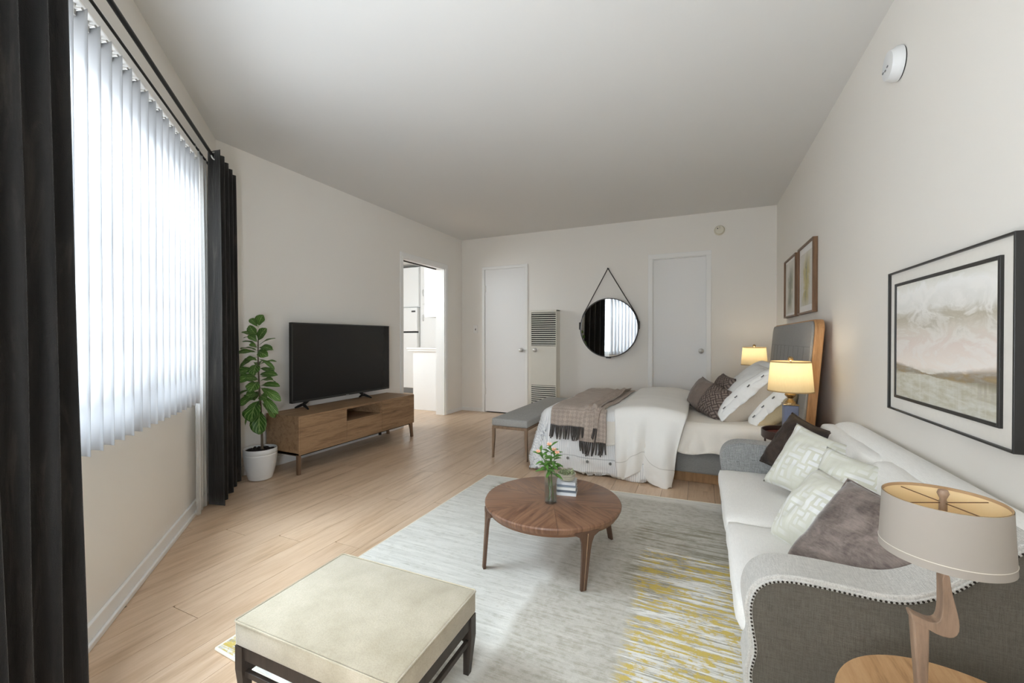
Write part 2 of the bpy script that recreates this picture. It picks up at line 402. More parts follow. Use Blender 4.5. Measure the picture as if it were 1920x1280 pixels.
def drape(t, name, m, s0, s1, z0, z1, off, amp, folds, ph=0, sharp=.0, flare=0, thick=.004, nu=160, nz=26, seed=1, trail=0):
    bm = B()
    def f(u, v):
        z = z1 + (z0 - z1) * v
        a = 2 * math.pi * folds * u + ph
        wv = math.sin(a + sharp * math.sin(a))
        am = amp * (1 + .25 * v)
        dz = noise.noise(Vector((u * folds * 1.3, v * 1.8, seed))) * .010 * (.3 + v)
        s = s0 + (s1 - s0) * u + flare * v * (u - .5) + .012 * noise.noise(Vector((u * 3, v * 2, seed + 5))) * v + trail * v
        return W(s, off + am * wv + dz, z)
    grid(bm, f, nu, nz)
    o = finish(bm, name, m, t, smooth=True, angle=180); solidify(o, thick); return o
def ring_bm(c, ax, R=.022, r=.0045):
    bm = B(); ax = ax.normalized(); a = Vector((0, 0, 1)); b = ax.cross(a)
    pts = [c + (a * math.cos(2 * math.pi * k / 20) + b * math.sin(2 * math.pi * k / 20)) * R for k in range(21)]
    tube(bm, pts, r, 8, cap=False); return bm
t = thing('curtain', 'charcoal velvet curtain gathered in the corner beside the potted plant', 'curtain', tuple(W(1.35, .1, 0)))
drape(t, 'drape', M_VELVET, 1.155, 1.60, .022, 2.205, .112, .038, 4.0, ph=1.2, sharp=.5, flare=.05, seed=3, trail=.05)
for k in range(4):
    u = (k + .30) / 4.0; bm = ring_bm(W(1.155 + .445 * u, .118, 2.172), WN * .7 + WD * -.7); finish(bm, 'grommet', M_CHROME, t, smooth=True)
t = thing('curtain', 'charcoal velvet curtain closest to the viewer, cut off by the left edge of the photo', 'curtain', tuple(W(-.65, .14, 0)))
drape(t, 'drape', M_VELVET, -.482, -1.08, .02, 2.205, .142, .036, 6.5, ph=-.4, sharp=.75, flare=-.04, seed=9, nu=220, trail=.045)
for k in range(6):
    u = (k + .45) / 6.5; bm = ring_bm(W(-.482 - .598 * u, .142, 2.172), WN * .7 + WD * .7); finish(bm, 'grommet', M_CHROME, t, smooth=True)
t = NT('white_sheer'); lw = t.n('LayerWeight', {0: .35}, out=1)
M_SHEER = t.done(t.n('MixShader', {0: t.math('MULTIPLY_ADD', lw, .40, .24), 1: t.n('BsdfTransparent'), 2: t.n('MixShader', {0: .5, 1: t.n('BsdfDiffuse', {0: (.74, .74, .72, 1)}), 2: t.n('BsdfTranslucent', {0: (.82, .82, .82, 1)})})}))
t = thing('curtain', 'narrow white sheer curtain pushed against the corner curtain', 'curtain', tuple(W(1.1, .06, 0)))
drape(t, 'sheer', M_SHEER, 1.0, 1.25, .03, 2.165, .050, .012, 3.5, seed=5, thick=.0008, nu=120, trail=.05)

# ------------------------------------------------------------------ kitchen through the doorway
bm = B(); box(bm, (-6.4, XK), (7.3, 7.42), (0, H)); struct(bm, 'wall_far', M_KWALL)
bm = B(); box(bm, (-6.52, -6.4), (2.9, 7.42), (0, H)); struct(bm, 'wall_outer', M_KWALL)
bm = B(); box(bm, (-6.4, XK), (2.88, 3.0), (0, H)); struct(bm, 'wall_near', M_KWALL)
bm = B(); box(bm, (XK, XK + .1), (YB + .14, 7.42), (0, H)); struct(bm, 'wall_inner', M_KWALL)
bm = B(); box(bm, (-6.52, XK), (2.88, 7.42), (H, H + .1)); c2 = struct(bm, 'ceiling', M_CEIL)
t = thing('refrigerator', 'white top-freezer refrigerator seen through the kitchen doorway', 'refrigerator', (-5.36, 6.8, 0))
bm = B(); box(bm, (-5.75, -4.945), (6.56, 7.2), (.06, 1.65), .01); finish(bm, 'cabinet_shell', M_APPL, t)
for z0, z1, nm in ((.10, 1.165, 'fridge_door'), (1.195, 1.65, 'freezer_door')):
    bm = B(); box(bm, (-5.75, -4.945), (6.50, 6.555), (z0, z1), .012, 3); finish(bm, nm, M_APPL, t)
bm = B(); box(bm, (-5.74, -4.955), (6.515, 6.56), (1.165, 1.195)); finish(bm, 'door_gap', M_DARK, t)
bm = B(); box(bm, (-5.74, -4.955), (6.53, 6.60), (.0, .10)); finish(bm, 'kick_plate', plain('kick_grey', (120, 120, 120), .5), t)
bm = B(); box(bm, (-5.075, -4.985), (6.494, 6.50), (1.562, 1.592), .002); finish(bm, 'badge', plain('badge_grey', (70, 70, 70), .4, .5), t)
t = thing('wall_cabinet', 'white cupboard above the refrigerator in the kitchen', 'cabinet', (-5.36, 6.85, 1.72))
bm = B(); box(bm, (-5.78, -4.945), (6.58, 7.28), (1.662, 2.44), .003); finish(bm, 'body', M_APPL, t)
for x in ((-5.77, -5.365), (-5.355, -4.955)):
    bm = B(); box(bm, x, (6.56, 6.58), (1.675, 2.42), .004); finish(bm, 'door', M_APPL, t)
t = thing('pantry_cabinet', 'tall white pantry cupboard right of the refrigerator', 'cabinet', (-4.4, 6.9, 0))
bm = B(); box(bm, (-4.93, -3.96), (6.58, 7.28), (0, 2.44), .003); finish(bm, 'body', M_APPL, t)
for x in ((-4.875, -4.43), (-4.42, -3.97)):
    for z0, z1 in ((.1, 1.70), (1.715, 2.42)):
        bm = B(); box(bm, x, (6.555, 6.58), (z0, z1), .004); dr = finish(bm, 'door', M_APPL, t)
        zc = 1.45 if z0 < 1 else 1.93
        bm = B(); xx = x[0] + .035 if x[0] < -4.5 else x[1] - .035
        tube(bm, [(xx, 6.556, zc - .06), (xx, 6.53, zc - .045), (xx, 6.525, zc), (xx, 6.53, zc + .045), (xx, 6.556, zc + .06)], .006, 8); finish(bm, 'handle', M_CHROME, dr, smooth=True)
t = thing('base_cabinet', 'white kitchen base cabinet with its plain end panel facing the doorway', 'cabinet', (-3.65, 5.6, 0))
bm = B(); box(bm, (-3.905, XK - .002), (5.035, 6.45), (0, .865), .003); finish(bm, 'body', M_APPL, t)
for y0 in (5.06, 5.52, 5.98):
    bm = B(); box(bm, (-3.925, -3.905), (y0, y0 + .44), (.1, .84), .004); finish(bm, 'door', M_APPL, t)
bm = B(); box(bm, (-3.97, XK - .002), (4.995, 6.47), (.865, .895), .006); box(bm, (-3.985, XK - .002), (4.98, 6.48), (.895, .92), .006)
tag(finish(bm, 'worktop', M_TRIM), 'white worktop with stepped edge on the kitchen base cabinet', 'worktop')
t = thing('wall_cabinet', 'white upper cupboard hanging over the kitchen worktop', 'cabinet', (-3.5, 5.6, 1.37))
bm = B(); box(bm, (-3.66, XK - .002), (5.0, 6.45), (1.365, 2.3), .003); finish(bm, 'body', M_APPL, t)
for y0 in (5.01, 5.49, 5.97):
    bm = B(); box(bm, (-3.68, -3.66), (y0, y0 + .465), (1.375, 2.29), .004); finish(bm, 'door', M_APPL, t)
# ------------------------------------------------------------------ wall furniture on the back wall
M_HEAT = plain('heater_cream', (224, 220, 208), .4, 0, .03)
t = thing('wall_heater', 'tall cream louvered wall heater between the closet door and the round mirror', 'heater', (-1.89, 5.2, 0))
HX0, HX1, HY = -2.088, -1.700, 5.140
bm = B()
for x, z in (((HX0, -2.052), (.02, 1.428)), ((-1.706, HX1), (.02, 1.428)), ((-2.052, -1.706), (1.398, 1.428)), ((-2.052, -1.706), (.44, .957)), ((-2.052, -1.706), (.02, .12))):
    box(bm, x, (HY, HY + .012), z, .002)
box(bm, (HX0, HX0 + .012), (HY + .004, YB - .001), (.02, 1.428)); box(bm, (HX1 - .012, HX1), (HY + .004, YB - .001), (.02, 1.428)); box(bm, (HX0, HX1), (HY + .004, YB - .001), (1.416, 1.428)); box(bm, (HX0, HX1), (HY + .03, YB - .001), (0, .03))
finish(bm, 'housing', M_HEAT, t)
bm = B(); box(bm, (HX0 + .02, HX1 - .02), (HY + .05, HY + .06), (.03, 1.41)); finish(bm, 'inner_back', M_DARK, t)
sl = None
for z0, z1, n in ((.957, 1.398, 16), (.12, .44, 12)):
    for k in range(n):
        z = z0 + (k + .55) * (z1 - z0) / n
        if sl is None:
            bm = B(); prism(bm, [(HY + .000, z - .0075), (HY + .002, z - .0075), (HY + .012, z + .006), (HY + .010, z + .006)], (-2.052, -1.706), lambda a, b, c: Vector((c, a, b))); sl = finish(bm, 'louver', M_HEAT, t); slz = z
        else:
            o = sl.copy(); COL.objects.link(o); o.location.z = z - slz
knob(t, -1.985, HY, .905, M_CHROME)
t = thing('light_switch', 'white light switch plate left of the closet door', 'switch', (-2.98, YB, 1.19))
bm = B(); box(bm, (-3.016, -2.944), (YB - .006, YB), (1.133, 1.248), .003); finish(bm, 'plate', M_TRIM, t)
bm = B(); box(bm, (-2.986, -2.974), (YB - .0075, YB - .004), (1.176, 1.205)); tg = finish(bm, 'toggle_slot', M_DARK, t)
bm = B(); box(bm, (-2.984, -2.976), (YB - .018, YB - .004), (1.192, 1.203), .002); finish(bm, 'toggle', M_TRIM, t)
# smoke detectors
t = thing('smoke_detector', 'round cream smoke detector on the back wall, above the door beside the mirror', 'smoke detector', (.191, YB, 2.284))
MX = Matrix.Translation((.191, YB, 2.284)) @ Matrix.Rotation(rad(90), 4, 'X')
M_DET = plain('detector_plastic', (214, 208, 190), .45, 0, .03)
bm = B(); lathe(bm, [(.056, 0), (.056, .012), (.050, .016)], seg=36, M=MX); finish(bm, 'base', M_DET, t, smooth=True)
bm = B(); lathe(bm, [(.050, .016), (.050, .034), (.044, .044), (.02, .047), (.001, .047)], seg=36, M=MX); finish(bm, 'cover', M_DET, t, smooth=True)
bm = B(); lathe(bm, [(.006, .046), (.006, .049)], (-.02, 0, .014), 12, M=MX); finish(bm, 'test_button', M_DARK, t)
for dx, dz in ((0, .015), (0, .03)):
    bm = B(); box(bm, (.184 + dx, .20 + dx), (YB - .0485, YB - .046), (2.284 + dz - .002, 2.284 + dz)); finish(bm, 'vent_slot', M_DARK, t)
t = thing('smoke_detector', 'round white smoke detector high on the right wall near the ceiling', 'smoke detector', (XR, 2.235, 2.19))
MX = Matrix.Translation((XR, 2.235, 2.192)) @ Matrix.Rotation(rad(-90), 4, 'Y')
bm = B(); lathe(bm, [(.064, 0), (.064, .004)], seg=40, M=MX); finish(bm, 'base', M_DARK, t)
bm = B(); lathe(bm, [(.067, .0045), (.067, .020), (.060, .030), (.056, .042), (.03, .046), (.001, .046)], seg=40, M=MX); finish(bm, 'cover', plain('detector_white', (225, 226, 226), .4, 0, .02), t, smooth=True)
for a, b in ((.012, -.03), (.016, -.005), (.01, .016)):
    bm = B(); box(bm, (XR - .048, XR - .044), (2.235 - b - .006, 2.235 - b + .006), (2.192 - a - .003, 2.192 - a + .003)); finish(bm, 'indicator', plain('indicator_grey', (120, 122, 124)), t)

# round mirror on a strap
MC = Vector((-1.055, YB - .028, 1.19)); MR = .372
mmat = Matrix.Translation(MC) @ Matrix.Rotation(rad(-5.7), 4, 'Z')
t = thing('wall_mirror', 'round black-rimmed mirror hanging from a strap on the back wall', 'mirror', mat=mmat)
RX = Matrix.Rotation(rad(90), 4, 'X')
bm = B(); lathe(bm, [(MR, -.012), (MR, .016), (MR - .010, .016), (MR - .010, .008)], seg=72, caps=(True, False), M=RX); finish(bm, 'frame', plain('dark_leather_rim', (38, 35, 32), .45), t, world=False, smooth=True)
bm = B(); lathe(bm, [(MR - .0095, .006), (MR - .0095, .009)], seg=72, M=RX)
tt = NT('mirror_silver'); finish(bm, 'mirror_glass', tt.done(tt.bsdf((.93, .94, .94, 1), .015, metal=1.0)), t, world=False)
M_STRAP = plain('dark_leather', (52, 47, 43), .6)
ap = Vector((-.007, -.006, .745))
for sx in (-1, 1):
    a = rad(9); e = Vector((sx * (MR + .004) * math.cos(a), -.004, (MR + .004) * math.sin(a)))
    a2 = rad(33); tp = Vector((sx * (MR + .004) * math.cos(a2), -.004, (MR + .004) * math.sin(a2)))
    arc = [Vector((sx * (MR + .004) * math.cos(rad(9 + 24 * k / 6)), -.004, (MR + .004) * math.sin(rad(9 + 24 * k / 6)))) for k in range(7)]
    bm = B(); tube(bm, arc + [tp.lerp(ap, .3), tp.lerp(ap, .7), ap], [.008] * 2 + [.006] * 8, 8, squash=.5); finish(bm, 'strap', M_STRAP, t, world=False, smooth=True)
    bm = B(); box(bm, (sx * (MR + .003) - .010, sx * (MR + .003) + .010), (-.022, .010), (-.02, .075), .004); finish(bm, 'buckle', M_STRAP, t, world=False)
bm = B(); tube(bm, [(ap.x, .024, ap.z), (ap.x, -.02, ap.z)], .007, 12); finish(bm, 'hook', M_BLACK, t, world=False, smooth=True)
bm = B(); box(bm, (-.03, .03), (-.02, .01), (-MR - .010, -MR + .008), .004); finish(bm, 'strap_keeper', M_STRAP, t, world=False)

# ------------------------------------------------------------------ pictures on the right wall
M_FRAMEB = plain('black_frame', (38, 37, 35), .4, 0, .1); M_FRAMEW = wood('walnut_frame', [(74, 54, 38), (112, 84, 60), (136, 104, 76)], axis=2, scale=4, stretch=14, rough=.4)
M_MAT = plain('linen_mat', (226, 222, 214), .85, 0, .03, 60); M_WMAT = plain('white_mat', (240, 239, 236), .8, 0, .01)
def pic_frame(t, y0, y1, z0, z1, m, fw, depth, name='frame'):
    bm = B(); x = (XR - depth, XR - .001)
    box(bm, x, (y0, y0 + fw), (z0, z1), .0015); box(bm, x, (y1 - fw, y1), (z0, z1), .0015); box(bm, x, (y0 + fw, y1 - fw), (z0, z0 + fw), .0015); box(bm, x, (y0 + fw, y1 - fw), (z1 - fw, z1), .0015)
    return finish(bm, name, m, t)
def panel(t, name, y0, y1, z0, z1, x, m, th=.003):
    bm = B(); box(bm, (x, x + th), (y0, y1), (z0, z1)); return finish(bm, name, m, t, label=None)
def gloss_glass(name='picture_glass'):
    t = NT(name); lw = sheen_fac(t, .02, .30)
    return t.done(t.n('MixShader', {0: t.math('MULTIPLY', lw, .8), 1: t.n('BsdfTransparent'), 2: t.n('BsdfGlossy', {0: (1, 1, 1, 1), 1: .02})}))
M_PGLASS = gloss_glass()
# large abstract landscape
LP = (1.470, 2.246, .765, 1.326)
t = thing('framed_painting', 'large black-framed cloudy landscape painting above the sofa', 'painting', (XR, 1.86, 1.045))
pic_frame(t, *LP, M_FRAMEB, .0065, .032)
panel(t, 'mat_board', LP[0] + .006, LP[1] - .006, LP[2] + .006, LP[3] - .006, XR - .022, M_MAT)
iy0, iy1, iz0, iz1 = 1.530, 2.186, .818, 1.276
bm = B(); x = (XR - .030, XR - .020); fw = .011
for a, b, c, d in ((iy0, iy0 + fw, iz0, iz1), (iy1 - fw, iy1, iz0, iz1), (iy0 + fw, iy1 - fw, iz0, iz0 + fw), (iy0 + fw, iy1 - fw, iz1 - fw, iz1)): box(bm, x, (a, b), (c, d), .001)
finish(bm, 'inner_fillet', M_FRAMEB, t)
tt = NT('landscape_painting'); pos = tt.n('NewGeometry'); sep = tt.t.nodes.new('ShaderNodeSeparateXYZ'); tt.t.links.new(pos, sep.inputs[0])
U = tt.math('DIVIDE', tt.math('SUBTRACT', iy1, sep.outputs[1]), iy1 - iy0); V = tt.math('DIVIDE', tt.math('SUBTRACT', sep.outputs[2], iz0), iz1 - iz0)
uv = tt.n('CombineXYZ', {0: U, 1: V, 2: 0.0})
dn = tt.noise(tt.n('Mapping', {0: uv, 3: (2.6, 3.2, 1)}), 1.5, 7, .62, 1.6)
dn2 = tt.noise(tt.n('Mapping', {0: uv, 3: (5, 16, 1)}), 1.5, 5, .65, .4)
Vd = tt.math('ADD', V, tt.math('MULTIPLY', tt.math('SUBTRACT', dn, .5), .30))
skyc = tt.ramp(Vd, [(.33, srgb(238, 228, 219)), (.47, srgb(226, 212, 203)), (.58, srgb(214, 206, 194)), (.66, srgb(186, 178, 160)), (.74, srgb(226, 224, 218)), (.90, srgb(240, 239, 236)), (1, srgb(206, 205, 190))])
cl = tt.ramp(dn, [(.46, 0), (.56, 1)]); skyc = tt.mix(tt.math('MULTIPLY', cl, .55), skyc, srgb(240, 237, 232))
patch = tt.math('MULTIPLY', tt.ramp(dn, [(.55, 0), (.66, 1)]), tt.ramp(V, [(.52, 0), (.62, 1), (.70, 1), (.78, 0)]))
skyc = tt.mix(tt.math('MULTIPLY', patch, .6), skyc, srgb(160, 150, 128))
Vw = tt.math('ADD', V, tt.math('MULTIPLY', tt.math('SUBTRACT', dn2, .5), .05))
water = tt.mix(tt.ramp(dn2, [(.35, 0), (.7, 1)]), srgb(186, 181, 160), srgb(214, 214, 206))
dr = tt.noise(tt.n('Mapping', {0: uv, 3: (22, 1.2, 1)}), 1.2, 4, .6)
water = tt.mix(tt.math('MULTIPLY', tt.ramp(dr, [(.5, 0), (.75, 1)]), .5), water, srgb(226, 226, 222))
col = tt.mix(tt.ramp(Vw, [(.225, 1), (.30, 0)]), skyc, water)
land_c = tt.math('SUBTRACT', tt.math('MULTIPLY_ADD', tt.math('ABSOLUTE', tt.math('SUBTRACT', U, .45)), .06, .245), 0.0)
land_w = tt.math('MULTIPLY_ADD', tt.math('ABSOLUTE', tt.math('SUBTRACT', U, .40)), .125, .008)
dd = tt.math('DIVIDE', tt.math('ABSOLUTE', tt.math('SUBTRACT', Vw, land_c)), land_w)
lm = tt.math('MULTIPLY', tt.ramp(dd, [(.45, 1), (1, 0)]), tt.ramp(dn2, [(.28, .35), (.6, 1)]))
col = tt.mix(tt.math('MULTIPLY', lm, .95), col, tt.mix(tt.ramp(dn2, [(.35, 0), (.65, 1)]), srgb(58, 46, 28), srgb(160, 138, 100)))
rf = tt.math('MULTIPLY', tt.math('MULTIPLY', tt.ramp(U, [(.62, 0), (.9, 1)]), tt.ramp(V, [(.08, 0), (.20, 1), (.24, 1), (.26, 0)])), tt.ramp(dr, [(.35, 0), (.65, 1)]))
col = tt.mix(tt.math('MULTIPLY', rf, .55), col, srgb(120, 104, 70))
M_PAINT = tt.done(tt.bsdf(col, .5, dn2, .15, .002, spec=.3))
panel(t, 'canvas', iy0 + .009, iy1 - .009, iz0 + .009, iz1 - .009, XR - .026, M_PAINT)
# two small botanical prints in walnut frames
def botanical(name, y0, y1, z0, z1, c1, c2, seed):
    tt = NT(name); pos = tt.n('NewGeometry'); sep = tt.t.nodes.new('ShaderNodeSeparateXYZ'); tt.t.links.new(pos, sep.inputs[0])
    U = tt.math('DIVIDE', tt.math('SUBTRACT', y1, sep.outputs[1]), y1 - y0); V = tt.math('DIVIDE', tt.math('SUBTRACT', sep.outputs[2], z0), z1 - z0)
    uv = tt.n('CombineXYZ', {0: U, 1: V, 2: seed})
    n = tt.noise(tt.n('Mapping', {0: uv, 3: (3, 2.2, 1)}), 1.6, 6, .65, 1.5)
    du = tt.math('ABSOLUTE', tt.math('SUBTRACT', tt.math('ADD', U, tt.math('MULTIPLY', tt.math('SUBTRACT', n, .5), .5)), tt.math('MULTIPLY_ADD', V, .18, .42)))
    m = tt.math('MULTIPLY', tt.ramp(du, [(.10, 1), (.24, 0)]), tt.ramp(V, [(.06, 0), (.25, 1), (.65, 1), (.9, 0)]))
    m2 = tt.math('MULTIPLY', tt.ramp(du, [(.01, 1), (.07, 0)]), tt.ramp(n, [(.4, 0), (.6, 1)]))
    col = tt.mix(tt.ramp(n, [(.3, 0), (.7, 1)]), srgb(222, 220, 214), srgb(206, 202, 190)); col = tt.mix(m, col, srgb(*c1)); col = tt.mix(tt.math('MULTIPLY', m2, m), col, srgb(*c2))
    return tt.done(tt.bsdf(col, .6))
for nm, y0, y1, lab, c1, c2, mg in (('framed_print', 4.150, 4.655, 'walnut-framed grey-green botanical print nearer the corner above the headboard', (126, 128, 96), (66, 70, 48), .02), ('framed_print', 3.545, 4.05, 'walnut-framed yellow-green botanical print with white mat above the headboard', (178, 164, 70), (84, 82, 38), .045)):
    z0, z1 = 1.245, 1.775
    t = thing(nm, lab, 'picture', (XR, (y0 + y1) / 2, 1.51), group='botanical prints over the bed')
    pic_frame(t, y0, y1, z0, z1, M_FRAMEW, .014, .032)
    panel(t, 'mat_board', y0 + .013, y1 - .013, z0 + .013, z1 - .013, XR - .018, M_WMAT)
    panel(t, 'print', y0 + .014 + mg, y1 - .014 - mg, z0 + .014 + mg * 1.1, z1 - .014 - mg * 1.1, XR - .020, botanical('botanical_art', y0, y1, z0, z1, c1, c2, y0))
    panel(t, 'glass', y0 + .013, y1 - .013, z0 + .013, z1 - .013, XR - .024, M_PGLASS, .0015)

# ------------------------------------------------------------------ television console, television, plant
M_CONS = wood('oiled_oak', [(98, 75, 54), (138, 109, 81), (160, 130, 99), (122, 96, 71)], axis=1, scale=2.6, stretch=11, rough=.5)
M_BRONZE = plain('bronze_leg', (142, 118, 98), .35, .75, .05)
t = thing('tv_console', 'low oak media console on bronze legs against the left wall', 'media console', (-3.0, 2.93, 0))
CX0, CX1, CY0, CY1, CZ0, CZ1 = -3.185, -2.812, 2.228, 3.640, .153, .455
bm = B(); box(bm, (CX0, CX1 + .001), (CY0, CY1), (CZ1 - .016, CZ1), .002); finish(bm, 'top_panel', M_CONS, t)
bm = B(); box(bm, (CX0, CX1), (CY0, CY1), (CZ0, CZ0 + .016), .001); finish(bm, 'bottom_panel', M_CONS, t)
for y in ((CY0, CY0 + .016), (CY1 - .016, CY1)):
    bm = B(); box(bm, (CX0, CX1 + .0005), y, (CZ0, CZ1 - .0155), .001); finish(bm, 'side_panel', M_CONS, t)
bm = B(); box(bm, (CX0, CX0 + .008), (CY0 + .01, CY1 - .01), (CZ0 + .01, CZ1 - .01)); finish(bm, 'back_panel', M_CONS, t)
for y in (2.705, 3.147):
    bm = B(); box(bm, (CX0 + .006, CX1 - .022), (y - .008, y + .008), (CZ0 + .015, CZ1 - .015)); finish(bm, 'divider', M_CONS, t)
bm = B(); box(bm, (CX0 + .006, CX1 - .02), (2.705, 3.147), (.325, .335)); finish(bm, 'shelf', M_CONS, t)
for y0, y1, z1, nm in ((CY0 + .017, 2.7075, CZ1 - .017, 'door'), (2.7105, 3.1475, .334, 'drawer'), (3.1505, CY1 - .017, CZ1 - .017, 'door')):
    bm = B(); box(bm, (CX1 - .02, CX1), (y0, y1), (CZ0 + .017, z1), .001); finish(bm, nm, M_CONS, t)
for y, dy in ((CY0 + .014, 0), (CY1 - .014, .012)):
    for x in (CX1 - .018, CX0 + .03):
        bm = B(); k_ = -1 if dy else 0
        prism(bm, [(y - .013, 0), (y + .011, 0), (y + .011 + k_ * .008, CZ0 * .5), (y + .013 + k_ * .014, CZ0 + .001), (y - .015 + k_ * .034, CZ0 + .001), (y - .014 + k_ * .012, CZ0 * .55)], (x - .013, x + .013), lambda a, b, c: Vector((c, a, b))); bevel_mod(finish(bm, 'leg', M_BRONZE, t), .003)
bm = B(); box(bm, (-2.86, -2.84), (3.15, 3.17), (.115, CZ0)); finish(bm, 'levelling_foot', M_BLACK, t)
bm = B(); box(bm, (CX0 + .02, CX1 - .012), (CY0 + .012, CY1 - .012), (CZ0 - .010, CZ0)); finish(bm, 'under_frame', M_BLACK, t)

M_SCREEN = plain('screen_off', (33, 32, 31), .22, 0, .02, spec=.35); M_BEZEL = plain('bezel_grey', (62, 62, 60), .35, .4, .03)
t = thing('television', 'flat black television standing on the oak media console', 'television', (-3.09, 2.97, .455))
TY0, TY1, TZ0, TZ1, TX = 2.378, 3.560, .514, 1.190, -3.080
bm = B(); box(bm, (TX - .034, TX - .003), (TY0, TY1), (TZ0, TZ1), .003); finish(bm, 'back_shell', M_BLACK, t)
bm = B()
for a, b, c, d in ((TY0, TY0 + .010, TZ0, TZ1), (TY1 - .010, TY1, TZ0, TZ1), (TY0, TY1, TZ1 - .010, TZ1), (TY0, TY1, TZ0, TZ0 + .018)): box(bm, (TX - .004, TX), (a, b), (c, d), .001)
finish(bm, 'bezel', M_BEZEL, t)
bm = B(); box(bm, (TX - .005, TX - .0015), (TY0 + .009, TY1 - .009), (TZ0 + .017, TZ1 - .009)); finish(bm, 'screen', M_SCREEN, t)
bm = B(); box(bm, (TX - .001, TX + .003), (2.955, 2.99), (TZ0 - .004, TZ0 + .006), .001); finish(bm, 'indicator', M_CHROME, t)
for y in (2.50, 3.20):
    sg = 1 if y < 3 else -1
    bm = B()
    tube(bm, [(TX - .02, y + sg * .06, TZ0 + .01), (TX - .02, y + sg * .02, TZ0 - .012), (TX - .018, y, TZ0 - .03)], [.012, .015, .014], 8)
    for dx in (-.075, .085): tube(bm, [(TX - .018, y, TZ0 - .022), (TX - .018 + dx * .6, y - sg * .012, TZ0 - .040), (TX - .018 + dx, y - sg * .02, CZ1 + .006)], [.013, .011, .007], 8)
    finish(bm, 'foot', M_BLACK, t, smooth=True)

M_LEAF_CACHE = []
def leaf_mat(name, lo, hi, vein, sc=1):
    t = NT(name); uvn = t.n('TexCoord', out=2); sep = t.t.nodes.new('ShaderNodeSeparateXYZ'); t.t.links.new(uvn, sep.inputs[0])
    du = t.math('ABSOLUTE', t.math('SUBTRACT', sep.outputs[0], .5))
    side = t.math('PINGPONG', t.math('ADD', t.math('MULTIPLY', sep.outputs[1], 5.0), t.math('MULTIPLY', du, -5.0)), .5)
    v = t.math('MAXIMUM', t.ramp(side, [(0, 1), (.16, 0)]), t.ramp(du, [(0, 1), (.06, 0)]))
    n = t.noise(t.coord('Object'), 18, 3); rnd = t.n('ObjectInfo', out=5)
    col = t.mix(t.math('ADD', t.math('MULTIPLY', n, .6), t.math('MULTIPLY', rnd, .4)), srgb(*lo), srgb(*hi))
    col = t.mix(t.math('MULTIPLY', v, .75), col, srgb(*vein))
    sh = t.n('MixShader', {0: .22, 1: t.bsdf(col, .38, v, .3, .002, spec=.45), 2: t.n('BsdfTranslucent', {0: col})})
    return t.done(sh)
M_FIG = leaf_mat('fig_leaf', (44, 78, 32), (98, 142, 58), (176, 204, 128))
def leaf_bm(base, tip, nrm, wd, droop=.12, cup=.12, wave=.05, seed=0, nu=6, nv=9, pear=True, stalk=.12):
    base = Vector(base); tip = Vector(tip); y = tip - base; L = y.length; y.normalize()
    n = Vector(nrm); n = (n - y * n.dot(y)).normalized(); x = y.cross(n)
    bm = B()
    def prof(v):
        if v < stalk: return .035
        q = (v - stalk) / (1 - stalk)
        if pear: return max(.02, (math.sin(math.pi * min(1, q ** 1.25 * .98 + .01)) ** .62) * (.72 + .36 * q))
        return max(.03, math.sin(math.pi * (q * .96 + .02)) ** .9)
    def f(u, v):
        a = (u - .5) * 2; wv = prof(v) * wd / 2
        lift = droop * L * (math.sin(math.pi * v) * .9) - cup * wv * 0 + cup * wv * abs(a) ** 1.5
        lift += wave * wd * math.sin(v * 13 + seed + (a > 0) * 2) * abs(a) ** 2 * (v > stalk)
        return base + y * (v * L) + x * (a * wv) + n * lift
    grid(bm, f, nu, nv)
    return bm
t = thing('potted_plant', 'fiddle leaf fig in a white pot standing between the corner curtain and console', 'potted plant', (-3.02, 2.065, 0))
M_POT = plain('white_glazed_pot', (214, 214, 212), .35, 0, .03, 4)
bm = B(); lathe(bm, [(.062, 0), (.078, .006), (.092, .05), (.106, .12), (.112, .185), (.1125, .192), (.1105, .195), (.113, .199), (.1125, .228), (.110, .233), (.104, .232), (.101, .205), (.099, .19)], (-3.02, 2.065, 0), 48, caps=(True, False)); finish(bm, 'pot', M_POT, t, smooth=True)
bm = B()
for i in range(170):
    a = random.random() * 6.283; r = .095 * math.sqrt(random.random()); q = bmesh.ops.create_icosphere(bm, subdivisions=1, radius=.006 + random.random() * .006)
    off = Vector((-3.02 + r * math.cos(a), 2.065 + r * math.sin(a), .205 + random.random() * .016))
    for v in q['verts']: v.co = v.co * (1 + .3 * random.random()) + off
lathe(bm, [(.10, .195), (.0995, .206), (.001, .21)], (-3.02, 2.065, 0), 24)
so = finish(bm, 'soil', plain('dark_bark_soil', (36, 28, 24), .95, 0, .4, 60), t); so['kind'] = 'stuff'
TRK = lambda z: Vector((-3.02 + .010 * math.sin(z * 5), 2.065 + .008 * math.sin(z * 4 + 1), z))
bm = B(); tube(bm, [TRK(.2 + k * .09) for k in range(11)], [.0095 - .0006 * k for k in range(11)], 8); finish(bm, 'trunk', plain('trunk_bark', (98, 86, 70), .8, 0, .2, 40), t, smooth=True)
PXM = 249.0
def px2w(x, y, depth=0):             # picture offsets of a leaf measured at the plant's distance, in the plane that faces the room
    p = Vector((-3.02, 2.065, 0)) + _r * ((x - 489) / PXM) + Vector((0, 0, (897 - y) / PXM)) - Vector((_f.x, _f.y, 0)).normalized() * depth
    return p
